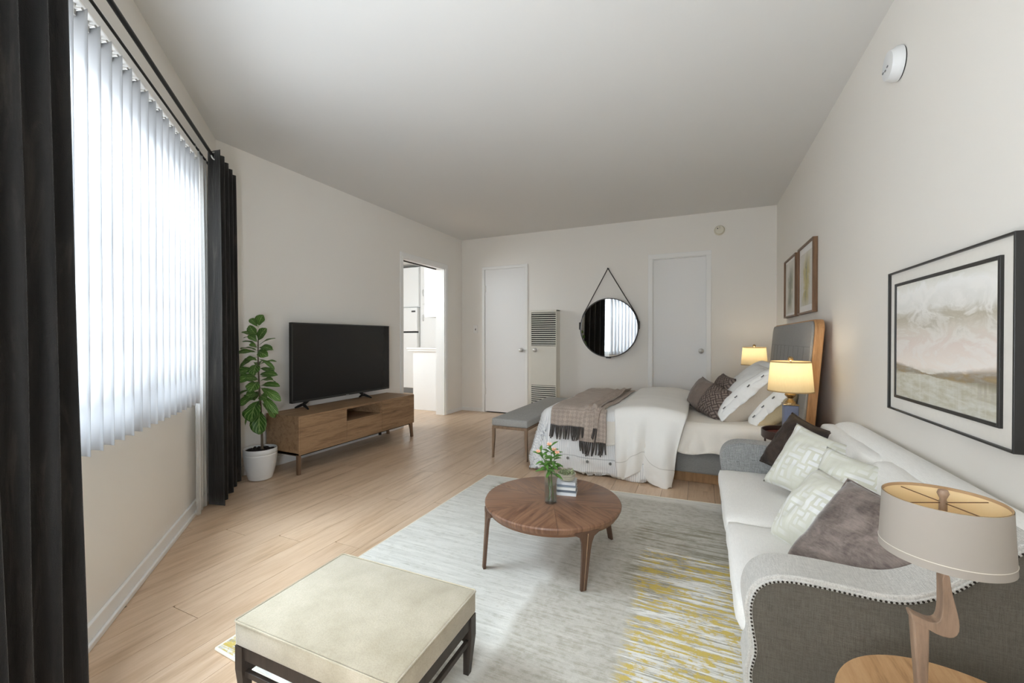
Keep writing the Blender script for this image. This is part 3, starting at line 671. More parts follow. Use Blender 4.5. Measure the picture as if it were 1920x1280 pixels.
LEAVES = [ # base y, tip x, tip y, tip depth (towards the room), width px, facing (1 front, 0 up)
 (612, 497, 590, .01, 19, .8), (614, 468, 597, -.02, 12, .6), (630, 477, 610, .05, 17, .9), (640, 507, 615, .04, 17, .9), (634, 455, 622, .0, 13, .3), (640, 451, 633, -.05, 10, .1),
 (648, 461, 640, .03, 10, .2), (648, 514, 634, -.03, 11, .2), (652, 520, 655, .05, 14, .5), (658, 449, 654, -.02, 13, .2), (660, 455, 661, .06, 12, .5), (658, 515, 667, .08, 17, .8),
 (668, 455, 690, .02, 18, .6), (672, 519, 692, .02, 9, .2), (680, 492, 701, .10, 21, .9), (694, 453, 698, .06, 18, .7), (700, 461, 714, .09, 17, .8), (690, 511, 702, -.04, 16, .5),
 (703, 529, 702, .05, 13, .6), (720, 436, 717, -.05, 11, .1), (714, 487, 731, .11, 23, .9), (724, 533, 722, .05, 13, .5), (728, 440, 752, .02, 13, .3), (726, 533, 750, .04, 16, .5),
 (732, 470, 752, -.06, 18, .2), (736, 463, 757, .08, 17, .8), (735, 531, 773, .06, 14, .6), (746, 437, 772, -.02, 10, .2), (748, 493, 784, .13, 33, .9), (752, 461, 797, .0, 12, .3),
 (764, 499, 810, .07, 29, .8), (752, 506, 786, -.08, 18, .4), (690, 470, 680, -.10, 14, .1), (642, 470, 628, .02, 12, .6), (676, 470, 672, .05, 14, .5), (684, 512, 678, -.06, 13, .3), (712, 478, 706, .10, 15, .8), (716, 516, 712, .02, 14, .4), (740, 478, 738, .10, 18, .8), (742, 515, 744, .09, 16, .7), (742, 452, 744, -.05, 14, .2), (756, 515, 772, -.03, 15, .4), (756, 474, 772, .06, 17, .6), (652, 478, 646, .06, 11, .7), (705, 505, 720, -.09, 18, .2), (726, 500, 742, -.08, 20, .2), (664, 503, 656, -.08, 12, .1)]
for i, (by, tx, ty, dp, wpx, fc) in enumerate(LEAVES):
    bs = TRK((897 - by) / PXM); tp = px2w(tx, ty, dp)
    nr = (Vector((-_f.x, -_f.y, 0)) * fc + Vector((0, 0, 1)) * (1 - fc * .7)) + Vector((random.uniform(-.2, .2), random.uniform(-.2, .2), 0))
    bm = leaf_bm(bs, tp, nr, wpx / PXM * 1.08, .10 + .06 * random.random(), .22, .05, i)
    o = finish(bm, 'leaf', M_FIG, t, smooth=True, angle=180); solidify(o, .0012)
# ------------------------------------------------------------------ bench at the foot of the bed
M_GREYFAB = fabric('grey_upholstery', (180, 179, 175), 700, .04, .2, .1)
M_TAUPEWOOD = wood('taupe_wood', [(104, 84, 66), (140, 116, 94), (156, 132, 110)], axis=2, scale=5, stretch=8, rough=.45)
t = thing('bench', 'long grey upholstered bench with slim wooden legs at the foot of the bed', 'bench', (-1.51, 4.02, 0))
BX0, BX1, BY0, BY1 = -1.685, -1.345, 3.275, 4.76
bm = B(); box(bm, (BX0, BX1), (BY0, BY1), (.286, .352), .014, 3); finish(bm, 'seat_pad', M_GREYFAB, t, smooth=True)
bm = B(); box(bm, (BX0 + .003, BX1 - .003), (BY0 + .003, BY1 - .003), (.262, .286), .002); finish(bm, 'seat_frame', M_TAUPEWOOD, t)
for x in (BX0 + .015, BX1 - .015):
    for y in (BY0 + .015, BY1 - .015):
        bm = B(); cx_, cy_ = (BX0 + BX1) / 2, (BY0 + BY1) / 2; sx_, sy_ = (1 if x > cx_ else -1), (1 if y > cy_ else -1)
        prism(bm, [(-.013, .266), (.013, .266), (.013, 0), (.002, 0), (-.013, .2)], (-.011, .011), lambda a, b, c: Vector((x + a * sx_, y + c, b))); finish(bm, 'leg', M_TAUPEWOOD, t)

# ------------------------------------------------------------------ bed
M_RAIL = fabric('grey_bed_fabric', (138, 137, 134), 800, .03, .2, .1)
M_HBFAB = fabric('headboard_fabric', (156, 154, 151), 800, .03, .2, .1)
M_BEDWOOD = wood('bed_oak', [(128, 90, 56), (170, 124, 80), (188, 144, 98), (150, 106, 66)], axis=2, scale=3.2, stretch=9, rough=.5)
M_PLINTH = wood('bed_plinth_oak', [(128, 96, 62), (164, 126, 86), (176, 140, 100)], axis=2, scale=4, stretch=6, rough=.5)
M_SHEET = fabric('cream_sheet', (232, 226, 216), 900, .02, .1, .1, thread=.03)
t = thing('bed', 'double bed with grey upholstered base and tall grey headboard edged in oak', 'bed', (-.3, 3.95, 0))
EX0, EX1, EY0, EY1 = -1.19, .590, 3.235, 4.655
bm = B(); box(bm, (EX0 + .12, EX1 - .03), (EY0 + .10, EY1 - .10), (0, .094), .004); finish(bm, 'plinth', M_PLINTH, t)
bm = B(); box(bm, (EX0, EX1), (EY0, EY1), (.092, .265), .018, 3); finish(bm, 'side_rail', M_RAIL, t, smooth=True)
MZ = .455
bm = B(); box(bm, (EX0 + .01, EX1 - .012), (EY0 + .01, EY1 - .01), (.265, MZ - .012), .05, 4); finish(bm, 'mattress', M_SHEET, t, smooth=True)
# fitted sheet with loose drape on the near side
def sheet_f(u, v):
    x = EX0 + .3 + (EX1 - .015 - EX0 - .3) * u
    L = v * 1.95; r = .05; inner = EY1 - EY0 - .02
    if L < inner: y = EY1 - .01 - L; z = MZ; o = 0
    else:
        o = L - inner; q = min(o / r, math.pi / 2); y = EY0 + .010 + 0 - r * math.sin(q) * .9 + .02; z = MZ - r * (1 - math.cos(q)) - max(0, o - r * math.pi / 2)
    k = min(1, max(0, (o - .04) / .15))
    wr = .016 * math.sin(x * 34 + 5 * z + 2.5 * noise.noise(Vector((x * 4, z * 5, 2)))) * k + .02 * noise.noise(Vector((x * 7 - z * 9, z * 7, 5))) * k
    z += .006 * fbm((x * 3, y * 3, 1)) * (1 - k)
    return Vector((x, y - .006 - abs(wr) - .012 * k, max(z, .250 + .012 * math.sin(x * 21))))
bm = B(); grid(bm, sheet_f, 110, 90); solidify(finish(bm, 'fitted_sheet', M_SHEET, t, smooth=True, angle=180), .004)
# headboard: slightly leaning slab, upholstered channels framed by a thick oak edge
HY0, HY1 = 3.14, 4.725
lean = lambda z: .594 + (z - .54) * .078
def hb(y, z, d): return Vector((lean(z) + d, y, z))
def hb_slab(y0, y1, z0, z1, d0, d1, r, nm, m, seg=8, rz=None):
    pts = [(y0, z0), (y1, z0)]
    for c, a0 in (((y1 - r, z1 - r), 0), ((y0 + r, z1 - r), 90)):
        for k in range(seg + 1):
            a = rad(a0 + 90 * k / seg); pts.append((c[0] + r * math.cos(a), c[1] + r * math.sin(a)))
    bm = B(); prism(bm, pts, (d0, d1), hb); return bevel_mod(finish(bm, nm, m, t), .006, 3)
hb_slab(HY0, HY1, .03, 1.178, .012, .062, .075, 'headboard_shell', M_BEDWOOD)
n = 9; wch = (HY1 - HY0 - .05) / n
hb_slab(HY0 + .012, HY1 - .012, .05, 1.168, -.002, .014, .068, 'headboard_panel', M_HBFAB)
for k in range(n - 1):
    y = HY0 + .025 + (k + 1) * wch
    bm = B(); tube(bm, [hb(y, .3, -.001), hb(y, .6, -.001), hb(y, 1.0, -.001)], .0028, 6); finish(bm, 'channel_seam', M_RAIL, t)
bm = B(); tube(bm, [hb(HY0 + .03, 1.0, -.001), hb(HY1 - .03, 1.0, -.001)], .0022, 6); finish(bm, 'channel_seam', M_RAIL, t)

# ------------------------------------------------------------------ bed linen
def drape_bed(bm, x0, x1, qlen, y_far, foot, ztop, near_y, r=.05, nx=80, ny=120, far_over=.12, foldk=26, folda=.014, taper=(0, 0), seed=0, hump=0, flare=.10, lift=None, floor_z=.010, deep=None, wrinkle=.0):
    """cloth lying across the bed: x0..x1 along the bed (x0 may hang past the foot edge `foot`), from y_far over the near edge"""
    top = y_far - near_y
    def f(u, v):
        px = x0 + (x1 - x0) * u; q = v * qlen - far_over
        oy = 0; y = y_far - q
        if q < 0: oyf = -q; y = y_far
        else: oyf = 0
        if q > top: oy = q - top; y = near_y
        ox = 0; x = px
        if foot is not None and px < foot: ox = foot - px; x = foot
        L = math.hypot(ox, max(oy, oyf)); z = ztop
        hu = hump * math.sin(math.pi * min(1, max(0, u))) ** .6
        nn = fbm((px * 2.4, q * 2.4, seed))
        z += hu + .007 * nn
        if L > 1e-6:
            dx, dy = -ox / L, (-oy if oy > 0 else oyf) / L
            qa = min(L / r, math.pi / 2); out = r * math.sin(qa); drop = r * (1 - math.cos(qa)) + max(0, L - r * math.pi / 2)
            k = min(1, max(0, (drop - .03) / .30)); along = px * (abs(dy)) + y * abs(dx)
            ang = math.atan2(dy, dx)
            fold = folda * k * (math.sin(foldk * (along + .6 * ang * .2) + 3 * noise.noise(Vector((along * 3, drop * 2, seed)))) + .8 * noise.noise(Vector((along * 9, drop * 4, seed + 3))))
            out += flare * drop * (.4 + .6 * min(1, abs(dx) * abs(dy) * 3 + .15)) + fold + .012 * k
            if deep: out += deep(u) * k
            out += wrinkle * k * fbm((along * 5 + drop * 3, drop * 6 - along * 2, seed + 9))
            x += dx * out; y += dy * out
            z = max(z - drop - hu * .6 * k, floor_z + .006 * (1 + nn))
            if taper != (0, 0):
                kk = min(1, drop / .45); x += (taper[0] * (1 - u) + taper[1] * u) * kk
            if lift: z += lift(u) * k ** 3
        return Vector((x, y, z))
    grid(bm, f, nx, ny, uvf=lambda u, v: (x0 + (x1 - x0) * u, v * qlen - far_over - top))
    return f
# pinstriped white duvet
tt = NT('pinstripe_cotton'); uvn = tt.n('TexCoord', out=2); sp = tt.t.nodes.new('ShaderNodeSeparateXYZ'); tt.t.links.new(uvn, sp.inputs[0])
stripe = tt.ramp(tt.math('PINGPONG', tt.math('MULTIPLY', sp.outputs[0], 72), .5), [(.10, 1), (.2, 0)])
hem = tt.ramp(tt.math('ABSOLUTE', tt.math('SUBTRACT', sp.outputs[1], .375)), [(.002, 1), (.004, 0)])
band = tt.ramp(sp.outputs[1], [(.02, 0), (.10, 1)])
leftw = tt.ramp(sp.outputs[0], [(0.0, 0), (1, 1)])
col = tt.mix(tt.math('MULTIPLY', tt.math('MULTIPLY', stripe, band), .38), srgb(238, 238, 237), srgb(150, 156, 168)); col = tt.mix(tt.math('MULTIPLY', hem, .6), col, srgb(120, 122, 128))
M_DUVET = tt.done(tt.bsdf(col, .9, tt.noise(tt.coord('Object'), 30, 5), .3, .008, spec=.2, Sheen_Weight=.1))
t = thing('duvet', 'white pinstriped duvet with buttoned hem spilling over the foot of the bed to the floor', 'duvet', (-.8, 3.6, .47), group=None)
bm = B(); fD = drape_bed(bm, -1.52, -.30, 2.03, EY1 - .02, EX0 + .06, .472, EY0 + .055, r=.06, folda=.016, foldk=17, seed=4, flare=.21, nx=130, ny=170, wrinkle=.022)
solidify(finish(bm, 'cover', M_DUVET, t, smooth=True, angle=180), .014, 1)
M_BUTTON = plain('grey_button', (120, 118, 112), .4)
def button(parent, p, nrm, r=.011, m=None, name='button'):
    q = Vector(nrm).normalized().to_track_quat('Z', 'Y').to_matrix().to_4x4(); M4 = Matrix.Translation(p) @ q
    bm = B(); lathe(bm, [(r * .9, 0), (r, .002), (r, .004), (r * .72, .0045), (r * .62, .003), (.0005, .003)], seg=16, M=M4)
    return finish(bm, name, m or M_BUTTON, parent, smooth=True)
topD = EY1 - .02 - EY0 - .055
for px in (-1.10, -.955, -.79, -.62):
    u = (px + 1.52) / 1.22; v = (topD + .12 + .40) / 2.03
    p = fD(u, v); button(t, p + Vector((0, -.017, .002)), (0, -1, .25), .011)
# cream folded coverlet
tt = NT('cream_linen'); uvn = tt.n('TexCoord', out=2); sp = tt.t.nodes.new('ShaderNodeSeparateXYZ'); tt.t.links.new(uvn, sp.inputs[0])
hem = tt.ramp(tt.math('ABSOLUTE', tt.math('SUBTRACT', sp.outputs[1], .385)), [(.0015, 1), (.0035, 0)])
fine = tt.noise(tt.coord('Object'), 500, 2)
col = tt.mix(tt.math('MULTIPLY', hem, .5), srgb(236, 234, 229), srgb(140, 132, 120))
M_COVER = tt.done(tt.bsdf(col, .9, tt.math('ADD', tt.noise(tt.coord('Object'), 14, 5), tt.math('MULTIPLY', fine, .1)), .3, .008, spec=.2, Sheen_Weight=.15))
t = thing('coverlet', 'thick cream coverlet folded across the bed and hanging down its near side', 'bedspread', (-.32, 3.7, .5))
bm = B()
def lift(u): return .075 * math.exp(-((u - .40) / .17) ** 2) - .02 * u
def deep(u): return -.055 * math.exp(-((u - .46) / .10) ** 2) + .030 * math.exp(-((u - .72) / .13) ** 2) + .02 * math.exp(-((u - .2) / .12) ** 2)
fC = drape_bed(bm, -.585, -.095, 2.00, EY1 - .05, None, .494, EY0 - .004, r=.055, folda=.020, foldk=30, seed=11, hump=.040, flare=.10, taper=(.03, -.10), lift=lift, nx=90, ny=170, far_over=.10, deep=deep, wrinkle=.014)
cv = solidify(finish(bm, 'cover', M_COVER, t, smooth=True, angle=180), .018, 1)
# knitted throw with fringe
tt = NT('taupe_knit'); uvn = tt.n('TexCoord', out=2); mp = tt.n('Mapping', {0: uvn, 3: (1, 1, 1)})
sp = tt.t.nodes.new('ShaderNodeSeparateXYZ'); tt.t.links.new(uvn, sp.inputs[0])
rib = tt.math('PINGPONG', tt.math('MULTIPLY', sp.outputs[0], 70), .5); row = tt.math('PINGPONG', tt.math('MULTIPLY', sp.outputs[1], 110), .5)
ht = tt.math('ADD', rib, tt.math('MULTIPLY', row, .6))
dia = tt.math('PINGPONG', tt.math('ADD', tt.math('MULTIPLY', sp.outputs[0], 14), tt.math('MULTIPLY', sp.outputs[1], 14)), .5)
dib = tt.math('PINGPONG', tt.math('SUBTRACT', tt.math('MULTIPLY', sp.outputs[0], 14), tt.math('MULTIPLY', sp.outputs[1], 14)), .5)
pat = tt.math('GREATER_THAN', tt.math('MULTIPLY', tt.math('SUBTRACT', dia, .25), tt.math('SUBTRACT', dib, .25)), 0)
bandm = tt.ramp(sp.outputs[1], [(.055, 0), (.06, 1)])
line = tt.ramp(tt.math('ABSOLUTE', tt.math('SUBTRACT', sp.outputs[1], .045)), [(.004, 1), (.008, 0)])
col = tt.mix(tt.ramp(tt.noise(tt.coord('Object'), 12, 4), [(.3, 0), (.7, 1)]), srgb(176, 161, 149), srgb(194, 179, 167)); col = tt.mix(tt.ramp(ht, [(.1, .25), (.5, 0)]), col, srgb(120, 106, 96))
col = tt.mix(tt.math('MULTIPLY', tt.math('MULTIPLY', pat, bandm), .30), col, srgb(118, 108, 102)); col = tt.mix(tt.math('MULTIPLY', line, .3), col, srgb(110, 98, 90))
M_KNIT = tt.done(tt.bsdf(col, .95, tt.math('ADD', ht, tt.math('MULTIPLY', pat, .3)), .6, .006, spec=.15, Sheen_Weight=.2))
M_FRINGE = fabric('charcoal_yarn', (84, 78, 74), 300, .12, .5, .1, blotch=40)
t = thing('throw_blanket', 'taupe knitted throw with dark fringe draped across the foot of the bed', 'blanket', (-.9, 3.7, .5))
def throw_layer(name, xa, xb, over, seed, dz, bunch, far, fl=.09, taper=(0, 0)):
    ne = EY0 + .04; ql = far + over; topl = EY1 - .10 - ne
    def f(u, v):
        px = xa + (xb - xa) * u; q = v * (topl + over); y = EY1 - .10 - q; z = .492 + dz
        oy = max(0, q - topl); r = .055
        z += .010 * fbm((px * 7, q * 4, seed)) + bunch * (.5 + .5 * math.sin(u * 38 + 3 * noise.noise(Vector((q * 2, u * 2, seed))))) * max(0, u - .55) * 2.2 * (1 - min(1, oy / .12))
        x = px + .02 * noise.noise(Vector((q * 3, u, seed))) - .05 * (q / topl - .5) * (0 if oy else 1) * u
        if oy:
            a = min(oy / r, math.pi / 2); y = ne - r * math.sin(a) - .02 - .10 * max(0, oy - .05) - .010 * math.sin(px * 40 + seed) * min(1, oy / .1); z -= r * (1 - math.cos(a)) + max(0, oy - r * math.pi / 2)
            x += (taper[0] * (1 - u) + taper[1] * u) * oy / over
        return Vector((x, y - .01 * min(1, oy / .05), z))
    bm = B(); grid(bm, f, 60, 120, uvf=lambda u, v: (xa + (xb - xa) * u, v * (topl + over) - topl))
    solidify(finish(bm, name, M_KNIT, t, smooth=True, angle=180), .008, 1)
    bm = B(); N = int(abs(xb - xa) / .0135)
    for k in range(N):
        u = (k + .5) / N; p = f(u, 1.0); q = f(u, .985); dr = (p - q).normalized(); ln = fl * random.uniform(.8, 1.15)
        sw = Vector((random.uniform(-.4, .4) * .5, -.08, 0)); pts = [p + Vector((0, -.006, 0)), p + (dr * .5 + Vector((0, 0, -.5)) + sw * .6) * ln * .5 + Vector((0, -.010, 0)), p + (dr * .3 + Vector((0, 0, -.7)) + sw) * ln + Vector((0, -.012, 0))]
        tube(bm, pts, [.0052, .0060, .0048], 6)
    fr = finish(bm, 'fringe', M_FRINGE, t, smooth=True); fr['kind'] = 'stuff'
throw_layer('lower_fold', -.86, -.655, .27, 21, .004, .0, 1.3, .095, (0, .0))
throw_layer('upper_fold', -1.10, -.70, .175, 23, .016, .040, 1.3, .095, (0, -.02))

# ------------------------------------------------------------------ pillows
def pillow_pts(Wd, Hh, Td, pinch, seed, wr, sag=0, flat=.42, tb=1.0):
    def f(u, v, sgn):
        a, b = 2 * u - 1, 2 * v - 1
        x = a * Wd / 2 * (1 - pinch * (1 - b * b) * abs(a)); z = b * Hh / 2 * (1 - pinch * (1 - a * a) * abs(b))
        e = ((1 - a ** 2) * (1 - b ** 2))
        th = Td / 2 * max(0, e) ** flat * (1 - .10 * b) * (tb if sgn < 0 else 1)
        n1 = wr * fbm((a * 2.2, b * 2.2, seed + sgn), 1, 4) * max(0, e) ** .3
        cr = wr * .7 * math.sin((abs(a) + abs(b)) * 9 + seed) * max(0, abs(a * b) - .15) * max(0, e) ** .2
        return Vector((x, sgn * -(th + n1 + cr), z - sag * (1 - abs(a)) * 0))
    return f
def pillow(name, label, cat, pos, nrm, up, size, m, mback=None, pinch=.10, seed=0, wr=.010, piping=None, group=None, bend=0, n=30, flat=.42, tb=1.0):
    nz_ = Vector(nrm).normalized(); y = -nz_; z = (Vector(up) - y * Vector(up).dot(y)).normalized(); x = y.cross(z)
    M4 = Matrix(((x.x, y.x, z.x, pos[0]), (x.y, y.y, z.y, pos[1]), (x.z, y.z, z.z, pos[2]), (0, 0, 0, 1)))
    t = thing(name, label, cat, mat=M4, group=group)
    f = pillow_pts(*size, pinch, seed, wr, flat=flat, tb=tb)
    def g(u, v, s):
        p = f(u, v, s); a = 2 * u - 1
        p.y += bend * (a * a) ; return p
    if mback is None:
        bm = B(); grid(bm, lambda u, v: g(u, v, 1), n, n); grid(bm, lambda u, v: g(u, v, -1), n, n)
        bmesh.ops.remove_doubles(bm, verts=bm.verts, dist=.0006)
        finish(bm, 'cover', m, t, world=False, smooth=True, angle=180)
    else:
        for s, mm, nm in ((1, m, 'front_cover'), (-1, mback, 'back_cover')):
            bm = B(); grid(bm, lambda u, v: g(u, v, s), n, n); finish(bm, nm, mm, t, world=False, smooth='keep', angle=180)
    if piping:
        bm = B(); pts = [g(k / 24, 0, 1) for k in range(24)] + [g(1, k / 24, 1) for k in range(24)] + [g(1 - k / 24, 1, 1) for k in range(24)] + [g(0, 1 - k / 24, 1) for k in range(25)]
        tube(bm, pts, .0032, 6, cap=False); finish(bm, 'piping', piping, t, world=False, smooth=True)
    return t, g, M4
M_BRNLIN = fabric('brown_linen', (132, 117, 107), 500, .05, .3, .2)
tt = NT('brown_cable_knit'); uvn = tt.n('TexCoord', out=2)
mp = tt.n('Mapping', {0: uvn, 2: (0, 0, .78), 3: (6.5, 6.5, 1)}); sp = tt.t.nodes.new('ShaderNodeSeparateXYZ'); tt.t.links.new(mp, sp.inputs[0])
par = tt.math('GREATER_THAN', tt.math('PINGPONG', tt.math('MULTIPLY', tt.math('ADD', tt.math('FLOOR', sp.outputs[0]), tt.math('FLOOR', sp.outputs[1])), .5), .5), .25)
c_ = tt.math('ADD', tt.math('MULTIPLY', sp.outputs[0], par), tt.math('MULTIPLY', sp.outputs[1], tt.math('SUBTRACT', 1.0, par)))
edge = tt.math('MINIMUM', tt.math('PINGPONG', sp.outputs[0], .5), tt.math('PINGPONG', sp.outputs[1], .5))
vo = tt.math('SUBTRACT', 1.0, tt.math('MULTIPLY', tt.math('PINGPONG', tt.math('MULTIPLY', c_, 2.0), .5), tt.ramp(edge, [(.0, .2), (.12, 2)]))); vo2 = tt.noise(tt.n('Mapping', {0: uvn, 3: (60, 60, 1)}), 1, 3)
hh = tt.math('ADD', tt.math('MULTIPLY', vo, -1.0), tt.math('MULTIPLY', vo2, .3))
M_BRNKNIT = tt.done(tt.bsdf(tt.mix(tt.ramp(vo, [(.2, 0), (.95, 1)]), srgb(148, 133, 124), srgb(88, 77, 72)), .95, hh, .8, .012, spec=.15))
M_SHAM = fabric('white_cotton', (240, 240, 238), 900, .015, .15, .1, thread=.02)
M_BEIGE = fabric('beige_cotton', (206, 196, 182), 700, .05, .2, .15, rgb2=(190, 180, 168), thread=.05)
M_CREAMY = fabric('pale_yellow_cotton', (222, 206, 170), 700, .05, .2, .15, thread=.05)
pillow('bed_cushion', 'plain brown linen cushion on the bed beside the folded coverlet', 'cushion', (.005, 3.84, .585), (-.80, -.30, .38), (.45, .05, .9), (.29, .27, .15), M_BRNLIN, seed=1, pinch=.06, group=None, wr=.008, piping=M_BRNLIN)
pillow('bed_cushion', 'brown knitted cushion leaning behind the front knitted one', 'cushion', (.16, 3.86, .625), (-.82, -.25, .40), (.42, .05, .9), (.30, .27, .13), M_BRNKNIT, seed=2, pinch=.06, wr=.008)
pillow('bed_cushion', 'brown basket-knit cushion in front of the white buttoned pillows', 'cushion', (.11, 3.56, .565), (-.66, -.52, .50), (.55, .20, .8), (.28, .26, .17), M_BRNKNIT, seed=3, pinch=.05, wr=.008)
def sham(label, pos, nrm, up, size, mback, seed, nb=4):
    t, g, M4 = pillow('bed_pillow', label, 'pillow', pos, nrm, up, size, M_SHAM, mback, pinch=.03, seed=seed, wr=.010, tb=1.9)
    def flap(u, v):
        p = g(.82 + .18 * u, v, 1); e = .010 * math.sin(v * 34) + .012 * math.sin(v * 11 + 2)
        q = Vector((p.x, p.y - .008, p.z))
        if u > .5: k = (u - .5) * 2; q = g(.9, v, 1).lerp(g(1, v, 1), k) + Vector(((.012 + e) * k * math.sin(math.pi * v) ** .4, -.008 + .010 * k, 0))
        return q
    bm = B(); grid(bm, flap, 10, 60); solidify(finish(bm, 'button_flap', M_SHAM, t, world=False, smooth=True, angle=180), .003)
    for k in range(nb):
        v = (k + .7) / (nb + .4); p = flap(.62, v); bm = B()
        lathe(bm, [(.011, 0), (.012, .003), (.012, .005), (.008, .0055), (.006, .004), (.0005, .004)], p + Vector((0, -.003, 0)), 16, M=Matrix.Rotation(rad(90), 4, 'X')); finish(bm, 'button', plain('sham_button', (96, 94, 92), .4) if k == 0 and seed == 31 else bpy.data.materials['sham_button'], t, world=False, smooth=True)
sham('white buttoned pillow with beige back leaning at the front of the stack', (.300, 3.62, .640), (-.72, -.03, .70), (.70, .03, .72), (.56, .50, .18), M_BEIGE, 31)
sham('white buttoned pillow with pale yellow back, half hidden behind the near lamp', (.450, 3.60, .585), (-.76, -.03, .66), (.66, .03, .75), (.60, .40, .15), M_CREAMY, 32)
pillow('bed_pillow', 'plump plain white pillow at the far side against the headboard', 'pillow', (.43, 4.32, .66), (-.80, .02, .6), (.6, 0, .8), (.62, .46, .24), M_SHAM, seed=33, pinch=.04)
pillow('bed_pillow', 'plain white pillow between the far pillow and the buttoned front one', 'pillow', (.36, 4.05, .645), (-.76, -.05, .65), (.65, 0, .76), (.58, .46, .22), M_SHAM, seed=34, pinch=.04)

# ------------------------------------------------------------------ night tables and their lamps
M_TRAY = plain('espresso_lacquer', (58, 42, 36), .35, 0, .1); M_TRAYIN = plain('dark_red_leather', (96, 40, 34), .45, 0, .12)
def night_table(pos, zt, label, R=.152):
    t = thing('night_table', label, 'side table', (pos[0], pos[1], 0), group=None)
    c = (pos[0], pos[1], 0)
    bm = B(); lathe(bm, [(R - .012, zt - .052), (R - .004, zt - .050), (R, zt - .044), (R, zt - .002), (R - .003, zt), (R - .007, zt - .002), (R - .008, zt - .026)], c, 48, caps=(True, False)); finish(bm, 'tray_rim', M_TRAY, t, smooth=True)
    bm = B(); lathe(bm, [(R - .0078, zt - .028), (.001, zt - .028)], c, 48, caps=(False, False)); finish(bm, 'tray_floor', M_TRAYIN, t)
    for k in range(3):
        a = rad(195 + 120 * k); p = Vector(c) + Vector((math.cos(a), math.sin(a), 0)) * (R - .012)
        bm = B(); tube(bm, [(p.x, p.y, zt - .05), (p.x + .012 * math.cos(a) * 0, p.y, 0)], .0055, 8); finish(bm, 'leg', M_TRAY, t, smooth=True)
    a0 = [Vector(c) + Vector((math.cos(rad(195 + 120 * k)), math.sin(rad(195 + 120 * k)), 0)) * (R - .012) for k in range(3)]
    bm = B(); tube(bm, [p + Vector((0, 0, .10)) for p in a0] + [a0[0] + Vector((0, 0, .10))], .0045, 8); finish(bm, 'stretcher', M_TRAY, t, smooth=True)
    return zt - .028
tt = NT('lit_lampshade'); fn = tt.noise(tt.coord('Object', (1, 1, .15)), 260, 2)
c = tt.mix(fn, srgb(226, 210, 172), srgb(214, 196, 154))
M_LSHADE = tt.done(tt.n('MixShader', {0: .55, 1: tt.n('BsdfDiffuse', {0: c}), 2: tt.n('BsdfTranslucent', {0: c})}))
M_LTRIM = plain('shade_trim', (168, 142, 100), .7); M_LBASE = plain('slate_blue_shagreen', (104, 110, 132), .5, 0, .12, 60)
def bed_lamp(pos, z0, zs, label):
    t = thing('table_lamp', label, 'lamp', (pos[0], pos[1], z0))
    c = (pos[0], pos[1], 0); h0 = zs - .085
    bm = B(); box(bm, (pos[0] - .037, pos[0] + .037), (pos[1] - .037, pos[1] + .037), (z0 + .008, h0), .004); finish(bm, 'base', M_LBASE, t)
    bm = B(); box(bm, (pos[0] - .042, pos[0] + .042), (pos[1] - .042, pos[1] + .042), (z0, z0 + .008), .002); finish(bm, 'foot', M_BRASS, t)
    bm = B(); box(bm, (pos[0] - .040, pos[0] + .040), (pos[1] - .040, pos[1] + .040), (h0, h0 + .008), .002)
    lathe(bm, [(.030, h0 + .008), (.028, h0 + .018), (.014, h0 + .034), (.013, h0 + .040), (.026, h0 + .054), (.030, h0 + .062), (.026, h0 + .072), (.012, h0 + .082), (.010, h0 + .11)], c, 24); finish(bm, 'neck', M_BRASS, t, smooth=True)
    R0, R1, hs = .119, .105, .176
    bm = B(); lathe(bm, [(R0, zs), (R1, zs + hs)], c, 64, caps=(False, False)); finish(bm, 'lamp_shade', M_LSHADE, t, smooth=True)
    for r_, z_ in ((R0, zs), (R1, zs + hs)):
        bm = B(); lathe(bm, [(r_ - .0015, z_ - .003), (r_ + .0015, z_ - .003), (r_ + .0015, z_ + .004), (r_ - .0015, z_ + .004), (r_ - .0015, z_ - .003)], c, 64, caps=(False, False)); finish(bm, 'shade_trim', M_LTRIM, t, smooth=True)
    bm = B(); zf = zs + hs - .006
    for k in range(3):
        a = rad(120 * k + 20); tube(bm, [(pos[0], pos[1], zf), (pos[0] + R1 * math.cos(a), pos[1] + R1 * math.sin(a), zf)], .002, 6)
    tube(bm, [(pos[0], pos[1], h0 + .1), (pos[0] + .045, pos[1], zs + .07), (pos[0] + .03, pos[1], zf - .01), (pos[0], pos[1], zf)], .002, 6); finish(bm, 'harp', M_BRASS, t, smooth=True)
    bm = B(); lathe(bm, [(.006, zf), (.006, zf + .012), (.014, zf + .020), (.015, zf + .028), (.010, zf + .036), (.001, zf + .039)], c, 20); finish(bm, 'finial', M_BRASS, t, smooth=True)
    tb = NT('lamp_bulb'); M_B = tb.done(tb.n('Emission', {0: (1.0, .88, .70, 1), 1: 2.0}))
    bm = B(); lathe(bm, [(.012, zs + .035), (.022, zs + .055), (.027, zs + .075), (.022, zs + .097), (.001, zs + .105)], c, 20); finish(bm, 'bulb', M_B, t, smooth=True)
    ld = bpy.data.lights.new('bulb_light', 'POINT'); ld.energy = .85; ld.color = (1.0, .86, .66); ld.shadow_soft_size = .03
    lo = bpy.data.objects.new('bulb_light', ld); COL.objects.link(lo); lo.parent = t; lo.location = (0, 0, zs + .135 - z0)
NP = (.497, 2.995); FP = (.500, 4.90)
z_ = night_table(NP, .498, 'round espresso tray table with red top squeezed between the bed and sofa')
bed_lamp(NP, z_, .738, 'lit cream-shaded lamp with blue-grey base on the tray table nearer the sofa')
z_ = night_table(FP, .548, 'round tray table hidden at the far side of the bed by the back wall')
bed_lamp(FP, z_, .787, 'lit cream-shaded lamp in the far corner behind the pillows')
